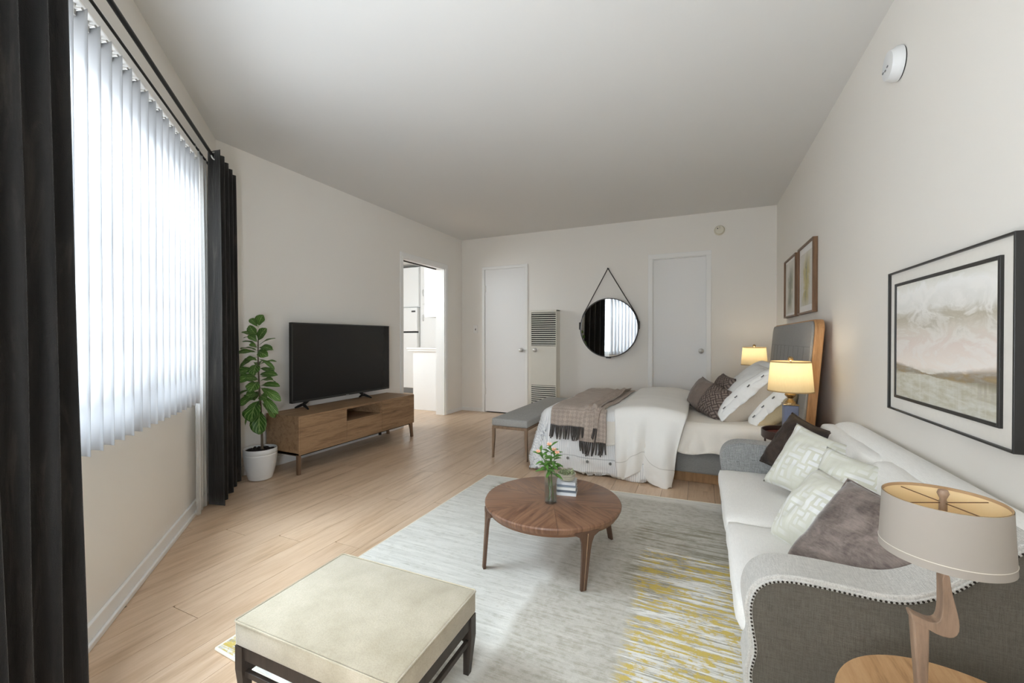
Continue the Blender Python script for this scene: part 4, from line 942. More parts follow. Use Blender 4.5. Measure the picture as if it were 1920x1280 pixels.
# ------------------------------------------------------------------ rug
tt = NT('abstract_rug_pile'); pos = tt.n('NewGeometry'); sep = tt.t.nodes.new('ShaderNodeSeparateXYZ'); tt.t.links.new(pos, sep.inputs[0]); X_, Y_ = sep.outputs[0], sep.outputs[1]
st = tt.noise(tt.n('Mapping', {0: pos, 2: (0, 0, rad(7)), 3: (2.6, 34, 1)}), 1.3, 8, .72, .5)
st2 = tt.noise(tt.n('Mapping', {0: pos, 1: (3, 5, 0), 2: (0, 0, rad(7)), 3: (4.5, 60, 1)}), 1.4, 8, .75, .5)
big = tt.noise(tt.n('Mapping', {0: pos, 1: (9, 2, 0), 3: (2.4, 3.4, 1)}), 1.2, 3, .55)
blk = tt.noise(tt.n('Mapping', {0: pos, 1: (1, 7, 0), 3: (1, 1, 1)}), 38, 3, .6)
def zone(cx, cy, rx, ry, wob=.5):
    dx = tt.math('DIVIDE', tt.math('SUBTRACT', X_, cx), rx); dy = tt.math('DIVIDE', tt.math('SUBTRACT', Y_, cy), ry)
    m = tt.math('MAXIMUM', tt.math('ABSOLUTE', dx), tt.math('ABSOLUTE', dy))
    m = tt.math('ADD', m, tt.math('MULTIPLY', tt.math('SUBTRACT', tt.math('ADD', tt.math('MULTIPLY', st, .6), tt.math('MULTIPLY', big, .4)), .5), wob * 1.5))
    return tt.ramp(m, [(.86, 1), (1.06, 0)])
mx = lambda a, b: tt.math('MAXIMUM', a, b)
ml = lambda a, b: tt.math('MULTIPLY', a, b)
col = tt.mix(tt.ramp(st, [(.40, 0), (.62, 1)]), srgb(222, 219, 210), srgb(200, 197, 187))
col = tt.mix(ml(tt.ramp(tt.math('ADD', ml(st2, .75), ml(blk, .25)), [(.53, 0), (.62, 1)]), .6), col, srgb(164, 160, 142))
tau = mx(zone(-.42, 1.20, .22, .50), mx(zone(-.18, 2.42, .42, .42, .7), zone(-.36, 1.85, .25, .35, .6)))
col = tt.mix(ml(tau, tt.ramp(tt.math('ADD', ml(st2, .6), ml(blk, .4)), [(.40, .9), (.62, .2)])), col, srgb(152, 144, 126))
oli = mx(zone(-.02, 2.15, .34, .40, .7), zone(-1.10, 2.62, .28, .14, .8))
col = tt.mix(ml(ml(oli, tt.ramp(st, [(.49, 0), (.57, 1)])), .8), col, srgb(124, 117, 88))
yz = mx(zone(.05, 1.28, .31, .62, .35), mx(zone(-.02, 1.98, .26, .20, .5), mx(zone(-.62, .92, .25, .10, .4), zone(-1.42, .92, .09, .10, .5))))
ys = ml(yz, tt.ramp(tt.math('ADD', ml(st, .7), ml(blk, .3)), [(.50, 0), (.54, 1)]))
wz = ml(yz, tt.ramp(st, [(.42, 1), (.50, 0)])); col = tt.mix(wz, col, srgb(232, 230, 224))
gs = ml(yz, tt.ramp(st2, [(.50, 0), (.57, 1)])); col = tt.mix(ml(gs, .75), col, srgb(128, 122, 96))
col = tt.mix(ml(ys, .92), col, tt.mix(blk, srgb(176, 146, 18), srgb(212, 184, 54)))
pile = tt.noise(tt.n('Mapping', {0: pos, 3: (1, 1, 1)}), 420, 2)
M_RUG = tt.done(tt.bsdf(tt.mix(.12, col, pile), .95, tt.math('ADD', ml(pile, .6), ml(st, .6)), .4, .004, spec=.1, Sheen_Weight=.15))
RUG = [(-1.494, .863), (.66, .775), (.66, 2.962), (-1.485, 2.826)]
t = thing('area_rug', 'abstract off-white rug with taupe and yellow streaks under the coffee table', 'rug', (-.4, 1.85, 0))
bm = B(); prism(bm, RUG, (.0008, .008), lambda a, b, c: Vector((a, b, c))); finish(bm, 'pile', M_RUG, t)
bm = B(); c0 = Vector((-.41, 1.86, 0))
for i in range(4):
    a, b = Vector((*RUG[i], .0045)), Vector((*RUG[(i + 1) % 4], .0045)); tube(bm, [a, b], .0055, 8)
finish(bm, 'edge_binding', plain('cream_binding', (226, 220, 204), .9), t, smooth=True)

# ------------------------------------------------------------------ coffee table and what stands on it
CT = Vector((-.645, 1.888, 0)); CR = .322; CZ = .292
tt = NT('walnut_sunburst'); pos = tt.n('NewGeometry'); d = tt.n('VectorMath', {0: pos, 1: (CT.x, CT.y, 0)}, operation='SUBTRACT'); sep = tt.t.nodes.new('ShaderNodeSeparateXYZ'); tt.t.links.new(d, sep.inputs[0])
ang = tt.math('DIVIDE', tt.math('ARCTAN2', sep.outputs[1], sep.outputs[0]), 2 * math.pi); rr = tt.n('VectorMath', {0: d}, out=1, operation='LENGTH')
seg = tt.math('MULTIPLY', tt.math('ADD', ang, .52), 6); fl = tt.math('FLOOR', seg); fr = tt.math('FRACT', seg)
rnd = tt.n('TexWhiteNoise', {0: tt.n('CombineXYZ', {0: fl, 1: 1.3, 2: 0.0})})
ca = tt.math('MULTIPLY', tt.math('SUBTRACT', tt.math('DIVIDE', tt.math('ADD', fl, .5), 6), .52), -2 * math.pi)
rv = tt.n('VectorRotate', {0: d, 3: ca}, rotation_type='Z_AXIS')
gr = tt.noise(tt.n('VectorMath', {0: tt.n('Mapping', {0: rv, 3: (3.0, 30, 1)}), 1: tt.n('CombineXYZ', {0: tt.math('MULTIPLY', fl, 3.7), 1: tt.math('MULTIPLY', fl, 5.1), 2: 0.0})}, operation='ADD'), 1.6, 6, .62, .9)
col = tt.ramp(gr, [(.28, srgb(82, 56, 41)), (.45, srgb(116, 83, 62)), (.58, srgb(140, 105, 80)), (.75, srgb(106, 74, 55))])
col = tt.mix(tt.math('MULTIPLY', rnd, .25), col, srgb(84, 54, 38)); joint = tt.ramp(tt.math('PINGPONG', fr, .5), [(.004, 1), (.012, 0)]); col = tt.mix(tt.math('MULTIPLY', joint, .5), col, srgb(60, 38, 26))
M_SUN = tt.done(tt.bsdf(col, tt.ramp(gr, [(.2, .28), (.8, .46)]), gr, .06, .002, spec=.45))
M_WALEDGE = wood('walnut_edge', [(76, 50, 34), (108, 74, 50), (124, 88, 60)], axis=0, scale=3, stretch=6, rough=.4)
M_CLEG = plain('bronzed_metal_leg', (104, 80, 66), .38, .6, .05); M_CLEGHI = plain('polished_bronze_edge', (196, 166, 142), .25, .9, .03)
t = thing('coffee_table', 'round walnut coffee table with flat bronze legs standing on the rug', 'coffee table', CT)
bm = B(); lathe(bm, [(CR - .020, CZ - .034), (CR - .008, CZ - .030), (CR - .001, CZ - .016), (CR, CZ - .008), (CR - .003, CZ - .002), (CR - .008, CZ), (.001, CZ)], CT, 96, caps=(True, False)); finish(bm, 'table_top', M_SUN, t, smooth=True, angle=30)
bm = B(); lathe(bm, [(CR - .035, CZ - .044), (CR - .018, CZ - .044), (CR - .012, CZ - .032), (CR - .035, CZ - .032), (CR - .035, CZ - .044)], CT, 96, caps=(False, False)); finish(bm, 'under_rim', M_WALEDGE, t)
for lx, ly in ((-.901, 1.668), (-.440, 1.688), (-.424, 2.190), (-.876, 2.14)):
    p = Vector((lx, ly, 0)); rd = (p - CT); rd.z = 0; rd.normalize(); tg = Vector((-rd.y, rd.x, 0)); rim = CT + rd * (CR - .002)
    prof = [(-.013, 0), (.013, 0), (.017, .11), (.020, .18), (.024, .212), (.033, .238), (.055, .250), (.055, .262), (-.055, .262), (-.055, .250), (-.033, .238), (-.024, .212), (-.020, .18), (-.017, .11)]
    def lf(a, b, c, p=p, rim=rim, tg=tg, rd=rd):
        k = b / .262; base = p.lerp(Vector((rim.x, rim.y, 0)), k) ; bend = -(CR - math.sqrt(max(0, CR * CR - a * a)))
        return base + tg * a + rd * (c + bend * k) + Vector((0, 0, b + .008))
    bm = B(); prism(bm, prof, (-.010, .003), lf); lg = finish(bm, 'leg', M_CLEG, t); bevel_mod(lg, .0015)
    bm = B(); tube(bm, [lf(0, .003, .0035), lf(0, .13, .0035), lf(0, .255, .0035)], .0018, 6); finish(bm, 'edge_rib', M_CLEGHI, lg, smooth=True)
# glass vase
tt = NT('clear_glass'); fz = sheen_fac(tt, .05, .7, 3)
M_CLEAR = tt.done(tt.n('MixShader', {0: fz, 1: tt.n('BsdfTransparent', {0: (.90, .92, .92, 1)}), 2: tt.n('BsdfGlossy', {0: (1, 1, 1, 1), 1: .02})}))
tt = NT('vase_water'); fz = sheen_fac(tt, .02, .3, 4); M_WATER = tt.done(tt.n('MixShader', {0: fz, 1: tt.n('BsdfTransparent', {0: (.86, .89, .88, 1)}), 2: tt.n('BsdfGlossy', {0: (1, 1, 1, 1), 1: .02})}))
VP = Vector((-.634, 1.836, CZ)); VR, VH = .030, .158
t = thing('glass_vase', 'slim clear glass cylinder vase in the middle of the coffee table', 'vase', VP)
bm = B(); lathe(bm, [(VR - .003, 0), (VR, .003), (VR, VH), (VR - .0025, VH), (VR - .0025, .012), (.001, .012)], VP, 40, caps=(True, False)); finish(bm, 'vase_wall', M_CLEAR, t, smooth=True)
bm = B(); lathe(bm, [(VR - .003, .0125), (VR - .003, .085), (.001, .085)], VP, 32, caps=(True, False)); finish(bm, 'water', M_WATER, t, smooth=True)
M_STEM = plain('green_stem', (74, 108, 46), .6); M_LILY = leaf_mat('lily_leaf', (44, 84, 30), (96, 146, 56), (130, 170, 90)); M_PETAL = plain('salmon_petal', (224, 168, 136), .6, 0, .15, 60)
t = thing('flower_stems', 'leafy green stems with small salmon blossoms standing in the glass vase', 'flowers', VP + Vector((0, 0, .014)))
tips = [Vector((-.004, .01, .268)), Vector((-.050, -.012, .235)), Vector((.020, .004, .240))]
li = 0
for k, tip in enumerate(tips):
    b0 = VP + Vector((.012 * math.cos(k * 2.1), .012 * math.sin(k * 2.1), .014)); mid = VP + Vector((tip.x * .3, tip.y * .3, .15)); tp = VP + tip
    bm = B(); pts = [b0, b0.lerp(mid, .5), mid, mid.lerp(tp, .5) + Vector((.002, 0, .004)), tp]; tube(bm, pts, [.0022, .0022, .002, .0018, .0014], 6); finish(bm, 'stem', M_STEM, t, smooth=True)
    for j in range(17):
        h = .26 + .72 * j / 17; base = mid.lerp(tp, max(0, (h - .3) / .7)) if h > .3 else b0.lerp(mid, .8 + h * .4)
        a = j * 2.4 + k * 1.1; ln = random.uniform(.045, .068) * (1.05 - .3 * h); dr = Vector((math.cos(a), math.sin(a), random.uniform(-.55, .45) if h < .7 else random.uniform(.1, .8)))
        dr.normalize(); tipp = base + dr * ln
        bm = leaf_bm(base, tipp, Vector((0, 0, 1)) - dr * .3 + Vector((0, -.4, 0)), ln * .30, .10, .25, .0, j, 4, 6, pear=False, stalk=.02); finish(bm, 'leaf', M_LILY, t, smooth=True, angle=180)
    for q in range(1 if k else 2):
        c = tp + Vector((.012 * (q * 2 - .4), -.004, -.002 - q * .022)) if k != 2 else tp + Vector((.012, -.004, -.006))
        bm = B()
        for j in range(6):
            a = j * math.pi / 3; dr = Vector((math.cos(a), math.sin(a) * .6 - .4, .5 + .3 * math.sin(a))).normalized()
            l = leaf_bm(c, c + dr * .015, Vector((0, -1, .3)), .008, .2, .2, 0, 0, 2, 3, pear=False, stalk=.02); me = bpy.data.meshes.new('tmp'); l.to_mesh(me); l.free(); bm.from_mesh(me); bpy.data.meshes.remove(me)
        finish(bm, 'blossom', M_PETAL, t, smooth='keep', angle=180)
# books
BKM = [plain('book_cover', c, .6, 0, .03) for c in ((206, 208, 210), (92, 98, 106), (214, 214, 210), (120, 128, 138), (196, 198, 200))]
M_PAGE = plain('book_pages', (226, 224, 218), .85, 0, .05, 200)
labs = ['white-jacketed book at the bottom of the stack on the coffee table', 'slate-covered book second from the bottom of the coffee table stack', 'pale cream book in the middle of the coffee table stack', 'blue-grey book second from the top of the coffee table stack', 'light grey book on top of the coffee table stack, under the bowl']
zb = CZ; bc = Vector((-.602, 1.985))
for k, (wd, dp, th, rz) in enumerate(((.098, .088, .016, 11), (.096, .086, .011, 12.5), (.094, .087, .014, 10), (.093, .084, .011, 13), (.094, .085, .013, 9))):
    t = thing('book', labs[k], 'book', (bc.x, bc.y, zb + .0002), rad(rz), group='books stacked on the coffee table')
    bm = B(); box(bm, (-wd / 2, wd / 2), (-dp / 2, dp / 2), (0, .0016)); box(bm, (-wd / 2, wd / 2), (-dp / 2, dp / 2), (th - .0018, th - .0002)); box(bm, (-wd / 2, wd / 2), (-dp / 2, -dp / 2 + .002), (0, th - .0002), .0006); finish(bm, 'cover', BKM[k], t, world=False)
    bm = B(); box(bm, (-wd / 2 + .003, wd / 2 - .003), (-dp / 2 + .002, dp / 2 - .003), (.0016, th - .0018)); finish(bm, 'pages', M_PAGE, t, world=False)
    zb += th
t = thing('succulent_bowl', 'small ribbed grey-green bowl of succulents on top of the book stack', 'planter', (bc.x, bc.y - .002, zb))
c = (bc.x, bc.y - .002, zb); M_BOWL = plain('celadon_glaze', (168, 164, 146), .3, 0, .06)
bm = B(); lathe(bm, [(.028, .0004), (.034, .003), (.040, .010), (.0385, .0125), (.0425, .018), (.041, .0205), (.0445, .027), (.043, .029), (.0455, .035), (.0435, .036), (.040, .030), (.001, .030)], c, 40, caps=(True, False)); finish(bm, 'bowl', M_BOWL, t, smooth=True, angle=50)
bm = B()
for k in range(46):
    a = random.random() * 6.28; r = .036 * math.sqrt(random.random()); p = Vector(c) + Vector((r * math.cos(a), r * math.sin(a), .028)); h = random.uniform(.010, .026)
    tube(bm, [p, p + Vector((random.uniform(-.006, .006), random.uniform(-.006, .006), h * .6)), p + Vector((random.uniform(-.010, .010), random.uniform(-.010, .010), h))], [.0028, .0034, .0008], 5)
so = finish(bm, 'succulents', plain('sage_succulent', (132, 140, 104), .7, 0, .25, 60), t, smooth=True); so['kind'] = 'stuff'

# ------------------------------------------------------------------ ottoman
tt = NT('beige_velvet'); n1 = tt.noise(tt.coord('Object'), 9, 5, .6); n2 = tt.noise(tt.coord('Object'), 260, 3)
col = tt.mix(tt.ramp(n1, [(.3, 0), (.7, 1)]), srgb(164, 154, 132), srgb(184, 174, 154)); col = tt.mix(tt.ramp(n2, [(.3, .18), (.6, 0)]), col, srgb(110, 100, 84))
M_OTT = tt.done(tt.bsdf(col, .85, tt.math('ADD', n2, tt.math('MULTIPLY', n1, .5)), .25, .003, spec=.2, Sheen_Weight=.45, Sheen_Roughness=.4))
M_EBONY = wood('dark_stained_wood', [(38, 32, 28), (56, 48, 42), (66, 57, 50)], axis=2, scale=5, stretch=10, rough=.45)
om = Matrix.Translation((-.918, .940, 0)) @ Matrix.Rotation(rad(.8), 4, 'Z')
t = thing('ottoman', 'square beige velvet ottoman with dark wooden legs in the foreground', 'ottoman', mat=om)
OX, OY = .279, .199
bm = B()
box(bm, (-OX, OX), (-OY, OY), (.192, .264), .010, 3)
ou = finish(bm, 'cushion', M_OTT, t, world=False, smooth=True)
bm = B()
for z in (.262,):
    a = .006; pts = [(-OX + a, -OY, z), (OX - a, -OY, z), (OX, -OY + a, z), (OX, OY - a, z), (OX - a, OY, z), (-OX + a, OY, z), (-OX, OY - a, z), (-OX, -OY + a, z), (-OX + a, -OY, z)]
    tube(bm, pts, .0028, 6)
finish(bm, 'welt', M_OTT, t, world=False, smooth=True)
bm = B()
for y in (-OY + .016, OY - .016): box(bm, (-OX + .03, OX - .03), (y - .010, y + .010), (.155, .192), .002)
for x in (-OX + .016, OX - .016): box(bm, (x - .010, x + .010), (-OY + .03, OY - .03), (.155, .192), .002)
finish(bm, 'apron', M_EBONY, t, world=False)
for x in (-1, 1):
    for y in (-1, 1):
        z0 = .0 if y < 0 else .0085
        bm = B(); cx, cy = x * (OX - .016), y * (OY - .016)
        for (z_a, w_a), (z_b, w_b) in (((z0, .009), (.125, .0145)), ((.125, .0145), (.192, .0145))):
            v0 = [bm.verts.new((cx + sx * w_a - x * (w_a - .0145) * -1, cy + sy * w_a - y * (w_a - .0145) * -1, z_a)) for sx, sy in ((-1, -1), (1, -1), (1, 1), (-1, 1))]
            v1 = [bm.verts.new((cx + sx * w_b, cy + sy * w_b, z_b)) for sx, sy in ((-1, -1), (1, -1), (1, 1), (-1, 1))]
            for k in range(4): bm.faces.new((v0[k], v0[(k + 1) % 4], v1[(k + 1) % 4], v1[k]))
            bm.faces.new(v0[::-1]); bm.faces.new(v1)
        bmesh.ops.remove_doubles(bm, verts=bm.verts, dist=.0003)
        finish(bm, 'leg', M_EBONY, t, world=False)
for y in (-OY + .016, OY - .016):
    bm = B(); box(bm, (-OX + .025, OX - .025), (y - .006, y + .006), (.105, .121), .001); finish(bm, 'stretcher', M_EBONY, t, world=False)
for x in (-OX + .016, OX - .016):
    bm = B(); box(bm, (x - .006, x + .006), (-OY + .025, OY - .025), (.105, .121), .001); finish(bm, 'stretcher', M_EBONY, t, world=False)

# ------------------------------------------------------------------ sofa
def linen(name, rgb, rgb2, wv=700, th=.12):
    t = NT(name); co = t.coord('Object'); n = t.noise(co, 3.5, 4)
    a = t.noise(t.coord('Object', (.06, 1, 1)), wv, 2); b = t.noise(t.coord('Object', (1, 1, .06)), wv, 2); c2 = t.noise(t.coord('Object', (1, .06, 1)), wv, 2)
    h = t.math('DIVIDE', t.math('ADD', t.math('ADD', a, b), c2), 3)
    col = t.mix(t.ramp(n, [(.3, 0), (.7, 1)]), srgb(*rgb), srgb(*rgb2)); c_ = srgb(*rgb)
    col = t.mix(t.ramp(h, [(.40, 1), (.58, 0)]), col, tuple(x * (1 - 2.4 * th) for x in c_[:3]) + (1,))
    return t.done(t.bsdf(col, .92, h, .35, .002, spec=.15, Sheen_Weight=.2))
M_SEAT = linen('light_grey_linen', (234, 232, 227), (240, 238, 233), 500, .025)
M_ARM = linen('grey_twill', (196, 193, 186), (206, 203, 197), 620, .12)
M_TWEED = linen('dark_tweed', (110, 104, 94), (92, 88, 79), 620, .18)
M_ARMGREY = linen('grey_crosshatch', (160, 161, 160), (172, 173, 171), 420, .20)
t = thing('sofa', 'pale grey linen sofa with nailhead arms along the right wall', 'sofa', (.42, 2.02, 0))
SX0, SY0, SY1 = .105, 1.25, 2.84
bm = B(); box(bm, (.135, .70), (SY0 + .05, SY1 - .05), (.03, .215), .012, 2); finish(bm, 'base', M_SEAT, t, smooth=True)
for x in (.16, .66):
    for y in (SY0 + .08, SY1 - .08):
        bm = B(); tube(bm, [(x, y, .009 if x < .6 else .009), (x, y, .035)], [.012, .016], 10); finish(bm, 'foot', M_EBONY, t, smooth=True)
ARM = [(.118, .02), (.113, .10), (.110, .146), (.107, .175), (.112, .206), (.121, .241), (.113, .288), (.106, .343), (.113, .387), (.131, .42), (.161, .443), (.207, .455), (.285, .456), (.388, .452), (.436, .458), (.482, .481), (.527, .518), (.569, .566), (.62, .618), (.665, .640), (.715, .640), (.738, .622), (.740, .02)]
def smooth_poly(p, it=1):
    for _ in range(it):
        q = [p[0]]
        for a, b in zip(p, p[1:]): q += [(a[0] * .75 + b[0] * .25, a[1] * .75 + b[1] * .25), (a[0] * .25 + b[0] * .75, a[1] * .25 + b[1] * .75)]
        p = q + [p[-1]]
    return p
ARMS = smooth_poly(ARM, 2)
def arm(y0, y1, m, nm, out_dir, poly=None):
    bm = B(); prism(bm, poly or ARMS, (y0, y1), lambda a, b, c: Vector((a, c, b))); o = finish(bm, nm, m, t, smooth=True, angle=50)
    md = o.modifiers.new('bevel', 'BEVEL'); md.width = .022; md.segments = 4; md.limit_method = 'ANGLE'; md.angle_limit = rad(60); return o
near_arm = arm(SY0, SY0 + .125, M_ARM, 'arm', -1)
FARM = [(x if x < .5 else x, z * 1.0) for x, z in ARM if x < .46] + [(.55, .46), (.60, .5), (.62, .48), (.62, .02)]
far_arm = arm(SY1 - .125, SY1, M_ARMGREY, 'arm', 1, smooth_poly(FARM, 2))
# inset tweed panel and nailheads on the near arm's outer face
def inset(poly, d):
    P = [Vector((a, b)) for a, b in poly]; out = []
    for i, p in enumerate(P):
        tv = (P[min(i + 1, len(P) - 1)] - P[max(i - 1, 0)]).normalized(); nv = Vector((tv.y, -tv.x)); out.append(p + nv * d)
    return out
IN = inset(ARMS, .017)
def _dseg(p, a, b):
    ab = b - a; k = max(0, min(1, (p - a).dot(ab) / max(1e-12, ab.dot(ab)))); return (p - a - ab * k).length
_AV = [Vector(q) for q in ARMS]
IN = [p for p in IN if min(_dseg(p, a, b) for a, b in zip(_AV, _AV[1:])) > .0158]
IN[0].y = ARMS[0][1] + .004; IN[-1] = Vector((.724, ARMS[-1][1] + .004))
IN = [p for p in IN if p.x <= .7235] + [Vector((.7235, .024))]
bm = B(); prism(bm, [(p.x, p.y) for p in IN], (SY0 - .003, SY0 + .01), lambda a, b, c: Vector((a, c, b))); finish(bm, 'arm_panel', M_TWEED, near_arm)
bm = B(); L = 0; last = None; path = [p for p in inset(ARMS, .014) if p.y > .13 and p.x < .70]
tube(bm, [(p.x, SY0 - .001, p.y) for p in path], .0052, 8, squash=.6); finish(bm, 'welt', M_ARM, near_arm, smooth=True)
bm = B(); acc = 0
for a, b in zip(path, path[1:]):
    dl = (b - a).length; 
    while acc < dl:
        p = a.lerp(b, acc / dl); q = bmesh.ops.create_icosphere(bm, subdivisions=1, radius=.0032)
        for v in q['verts']: v.co = Vector((v.co.x + p.x, v.co.y * .7 + SY0 - .0055, v.co.z + p.y))
        acc += .0098
    acc -= dl
nh = finish(bm, 'nailheads', plain('antique_nailhead', (58, 52, 46), .35, .8), near_arm, smooth=True); nh['kind'] = 'stuff'
# back
BK = [(.60, .20), (.600, .40), (.605, .56), (.625, .615), (.66, .640), (.70, .642), (.728, .625), (.738, .58), (.738, .03), (.60, .03)]
def bkf(a, b, c):
    k = min(1, max(0, (c - (SY1 - .30)) / .30)); return Vector((a, c, b - (.10 * k * k if b > .4 else 0)))
bm = B(); pts = smooth_poly(BK, 2); N = 30; ys = [SY0 + .04 + (SY1 - .02 - SY0 - .04) * k / N for k in range(N + 1)]
rings = [[bm.verts.new(bkf(a, b, y)) for a, b in pts] for y in ys]
for r0, r1 in zip(rings, rings[1:]):
    for k in range(len(pts)): bm.faces.new((r0[k], r0[(k + 1) % len(pts)], r1[(k + 1) % len(pts)], r1[k]))
bm.faces.new(rings[0][::-1]); bm.faces.new(rings[-1]); finish(bm, 'backrest', M_SEAT, t, smooth=True, angle=60)
# cushions
def cushion(name, x, y, z, m, crown=.02, lean=0, bev=.028, seed=0):
    bm = B(); nx, ny = 14, 18; r = bev
    def f(u, v, top):
        a, b = 2 * u - 1, 2 * v - 1; px = x[0] + (x[1] - x[0]) * u; py = y[0] + (y[1] - y[0]) * v
        e = max(0, (1 - a ** 4) * (1 - b ** 4)); h = (z[1] - z[0]) / 2; zc = (z[0] + z[1]) / 2
        return px, py, zc, h, e
    bmesh.ops.create_cube(bm, size=1)
    bmesh.ops.subdivide_edges(bm, edges=bm.edges[:], cuts=11, use_grid_fill=True)
    for v in bm.verts:
        c = v.co * 2; sq = [abs(q) for q in c]
        p = Vector((x[0] + (x[1] - x[0]) * (c.x + 1) / 2, y[0] + (y[1] - y[0]) * (c.y + 1) / 2, z[0] + (z[1] - z[0]) * (c.z + 1) / 2))
        ctr = Vector((sum(x) / 2, sum(y) / 2, sum(z) / 2)); hs = Vector((x[1] - x[0], y[1] - y[0], z[1] - z[0])) / 2
        inner = Vector([max(-h + r, min(h - r, q)) for h, q in zip(hs, p - ctr)]); dl = (p - ctr) - inner
        if dl.length > 1e-6: dl = dl.normalized() * r
        q = inner + dl; rel = Vector([qq / h for qq, h in zip(q, hs)])
        q.z += crown * (1 - rel.x ** 2) * (1 - rel.y ** 2) * (1 if rel.z > 0 else .2) if hs.z < hs.x else 0
        if hs.x <= hs.z: q.x -= crown * (1 - rel.z ** 2) * (1 - rel.y ** 2) * (1 if rel.x < 0 else .2)
        w_ = ctr + q; w_ += Vector((0, 0, 1)) * .0
        w_.x += lean * (w_.z - z[0]); nn = fbm((w_.x * 6, w_.y * 6, w_.z * 6 + seed)) * .004; v.co = w_ + Vector((nn, 0, nn))
    return finish(bm, name, m, t, smooth=True, angle=180)
YM = 1.962
cushion('seat_cushion', (SX0 - .008, .60), (SY0 + .10, YM - .002), (.205, .302), M_SEAT, .014, seed=1)
cushion('seat_cushion', (SX0 - .008, .60), (YM + .002, SY1 - .115), (.205, .302), M_SEAT, .014, seed=2)
cushion('back_cushion', (.545, .625), (SY0 + .13, YM + .01), (.305, .612), M_SEAT, .026, .10, .036, seed=3)
cushion('back_cushion', (.545, .625), (YM + .015, SY1 - .13), (.305, .612), M_SEAT, .026, .10, .036, seed=4)

# sofa pillows
def maze_mat(name, base, lineс, rot=0, k=7.0):
    t = NT(name); uvn = t.n('TexCoord', out=2); mp = t.n('Mapping', {0: uvn, 1: (.5, .5, 0), 2: (0, 0, rad(rot)), 3: (k, k, 1)})
    sp = t.t.nodes.new('ShaderNodeSeparateXYZ'); t.t.links.new(mp, sp.inputs[0])
    fx, fy = t.math('FLOOR', sp.outputs[0]), t.math('FLOOR', sp.outputs[1])
    rn = t.n('TexWhiteNoise', {0: t.n('CombineXYZ', {0: fx, 1: fy, 2: 0.0})}); sel = t.math('GREATER_THAN', rn, .5)
    c_ = t.math('ADD', t.math('MULTIPLY', sp.outputs[0], sel), t.math('MULTIPLY', sp.outputs[1], t.math('SUBTRACT', 1.0, sel)))
    stp = t.math('GREATER_THAN', t.math('PINGPONG', t.math('MULTIPLY', c_, 1.0), .5), .25)
    n = t.noise(t.coord('Object'), 30, 3); fine = t.noise(t.coord('Object'), 500, 2); fade = t.ramp(t.noise(t.coord('Object'), 7, 2), [(.40, .1), (.62, 1)])
    col = t.mix(t.math('MULTIPLY', stp, fade), t.mix(n, srgb(*base), tuple(x * .94 for x in srgb(*base)[:3]) + (1,)), srgb(*lineс))
    return t.done(t.bsdf(col, .9, t.math('ADD', fine, t.math('MULTIPLY', stp, .5)), .2, .003, spec=.2, Sheen_Weight=.2))
M_MAZE = maze_mat('pale_maze_weave', (214, 214, 200), (234, 235, 233), 0, 10)
tt = NT('dark_brown_leather'); n1 = tt.noise(tt.coord('Object'), 14, 5, .6, .5); n2 = tt.noise(tt.coord('Object'), 120, 3)
M_LEATH = tt.done(tt.bsdf(tt.mix(tt.ramp(n1, [(.35, 0), (.7, 1)]), srgb(42, 33, 28), srgb(72, 58, 50)), tt.ramp(n2, [(.3, .4), (.7, .6)]), tt.math('ADD', n1, tt.math('MULTIPLY', n2, .3)), .35, .008, spec=.4))
tt = NT('taupe_velvet'); n1 = tt.noise(tt.coord('Object'), 11, 6, .7, .6); n2 = tt.noise(tt.coord('Object', (1, 1, 4)), 40, 4, .7)
M_TAUPE = tt.done(tt.bsdf(tt.mix(tt.ramp(tt.math('ADD', tt.math('MULTIPLY', n1, .7), tt.math('MULTIPLY', n2, .3)), [(.35, 0), (.65, 1)]), srgb(84, 74, 70), srgb(150, 137, 129)), .8, n1, .3, .006, spec=.25, Sheen_Weight=.5, Sheen_Roughness=.35))
pillow('sofa_pillow', 'dark brown leather pillow at the far end of the sofa', 'pillow', (.455, 2.575, .485), (-.72, -.50, .48), (.40, .05, .90), (.30, .32, .14), M_LEATH, seed=41, pinch=.10, wr=.012, piping=M_LEATH)
toc = Vector((-.45, -.72, .52))
def up_img(a): return _r * math.sin(a) + _u * math.cos(a)
pillow('sofa_pillow', 'pale maze-patterned pillow leaning over the far seat cushion, in front of the leather one', 'pillow', (.468, 2.27, .475), (-.55, -.66, .50), up_img(rad(27)), (.33, .33, .17), M_MAZE, seed=42, pinch=.12, wr=.010)
pillow('sofa_pillow', 'pale maze-patterned pillow at the back, its corner rising behind the nearer patterned one', 'pillow', (.510, 1.905, .470), (-.60, -.60, .52), up_img(rad(14)), (.32, .32, .16), M_MAZE, seed=43, pinch=.12, wr=.010)
pillow('sofa_pillow', 'pale maze-patterned pillow slumped on the near seat cushion beside the taupe one', 'pillow', (.405, 1.785, .415), (-.70, -.42, .58), up_img(rad(38)), (.30, .32, .20), M_MAZE, seed=44, pinch=.07, wr=.012)
pillow('sofa_pillow', 'large mottled taupe velvet pillow behind the near sofa arm', 'pillow', (.462, 1.500, .425), (-.46, -.62, .64), up_img(rad(33)), (.37, .36, .21), M_TAUPE, seed=45, pinch=.05, wr=.014, piping=M_TAUPE)

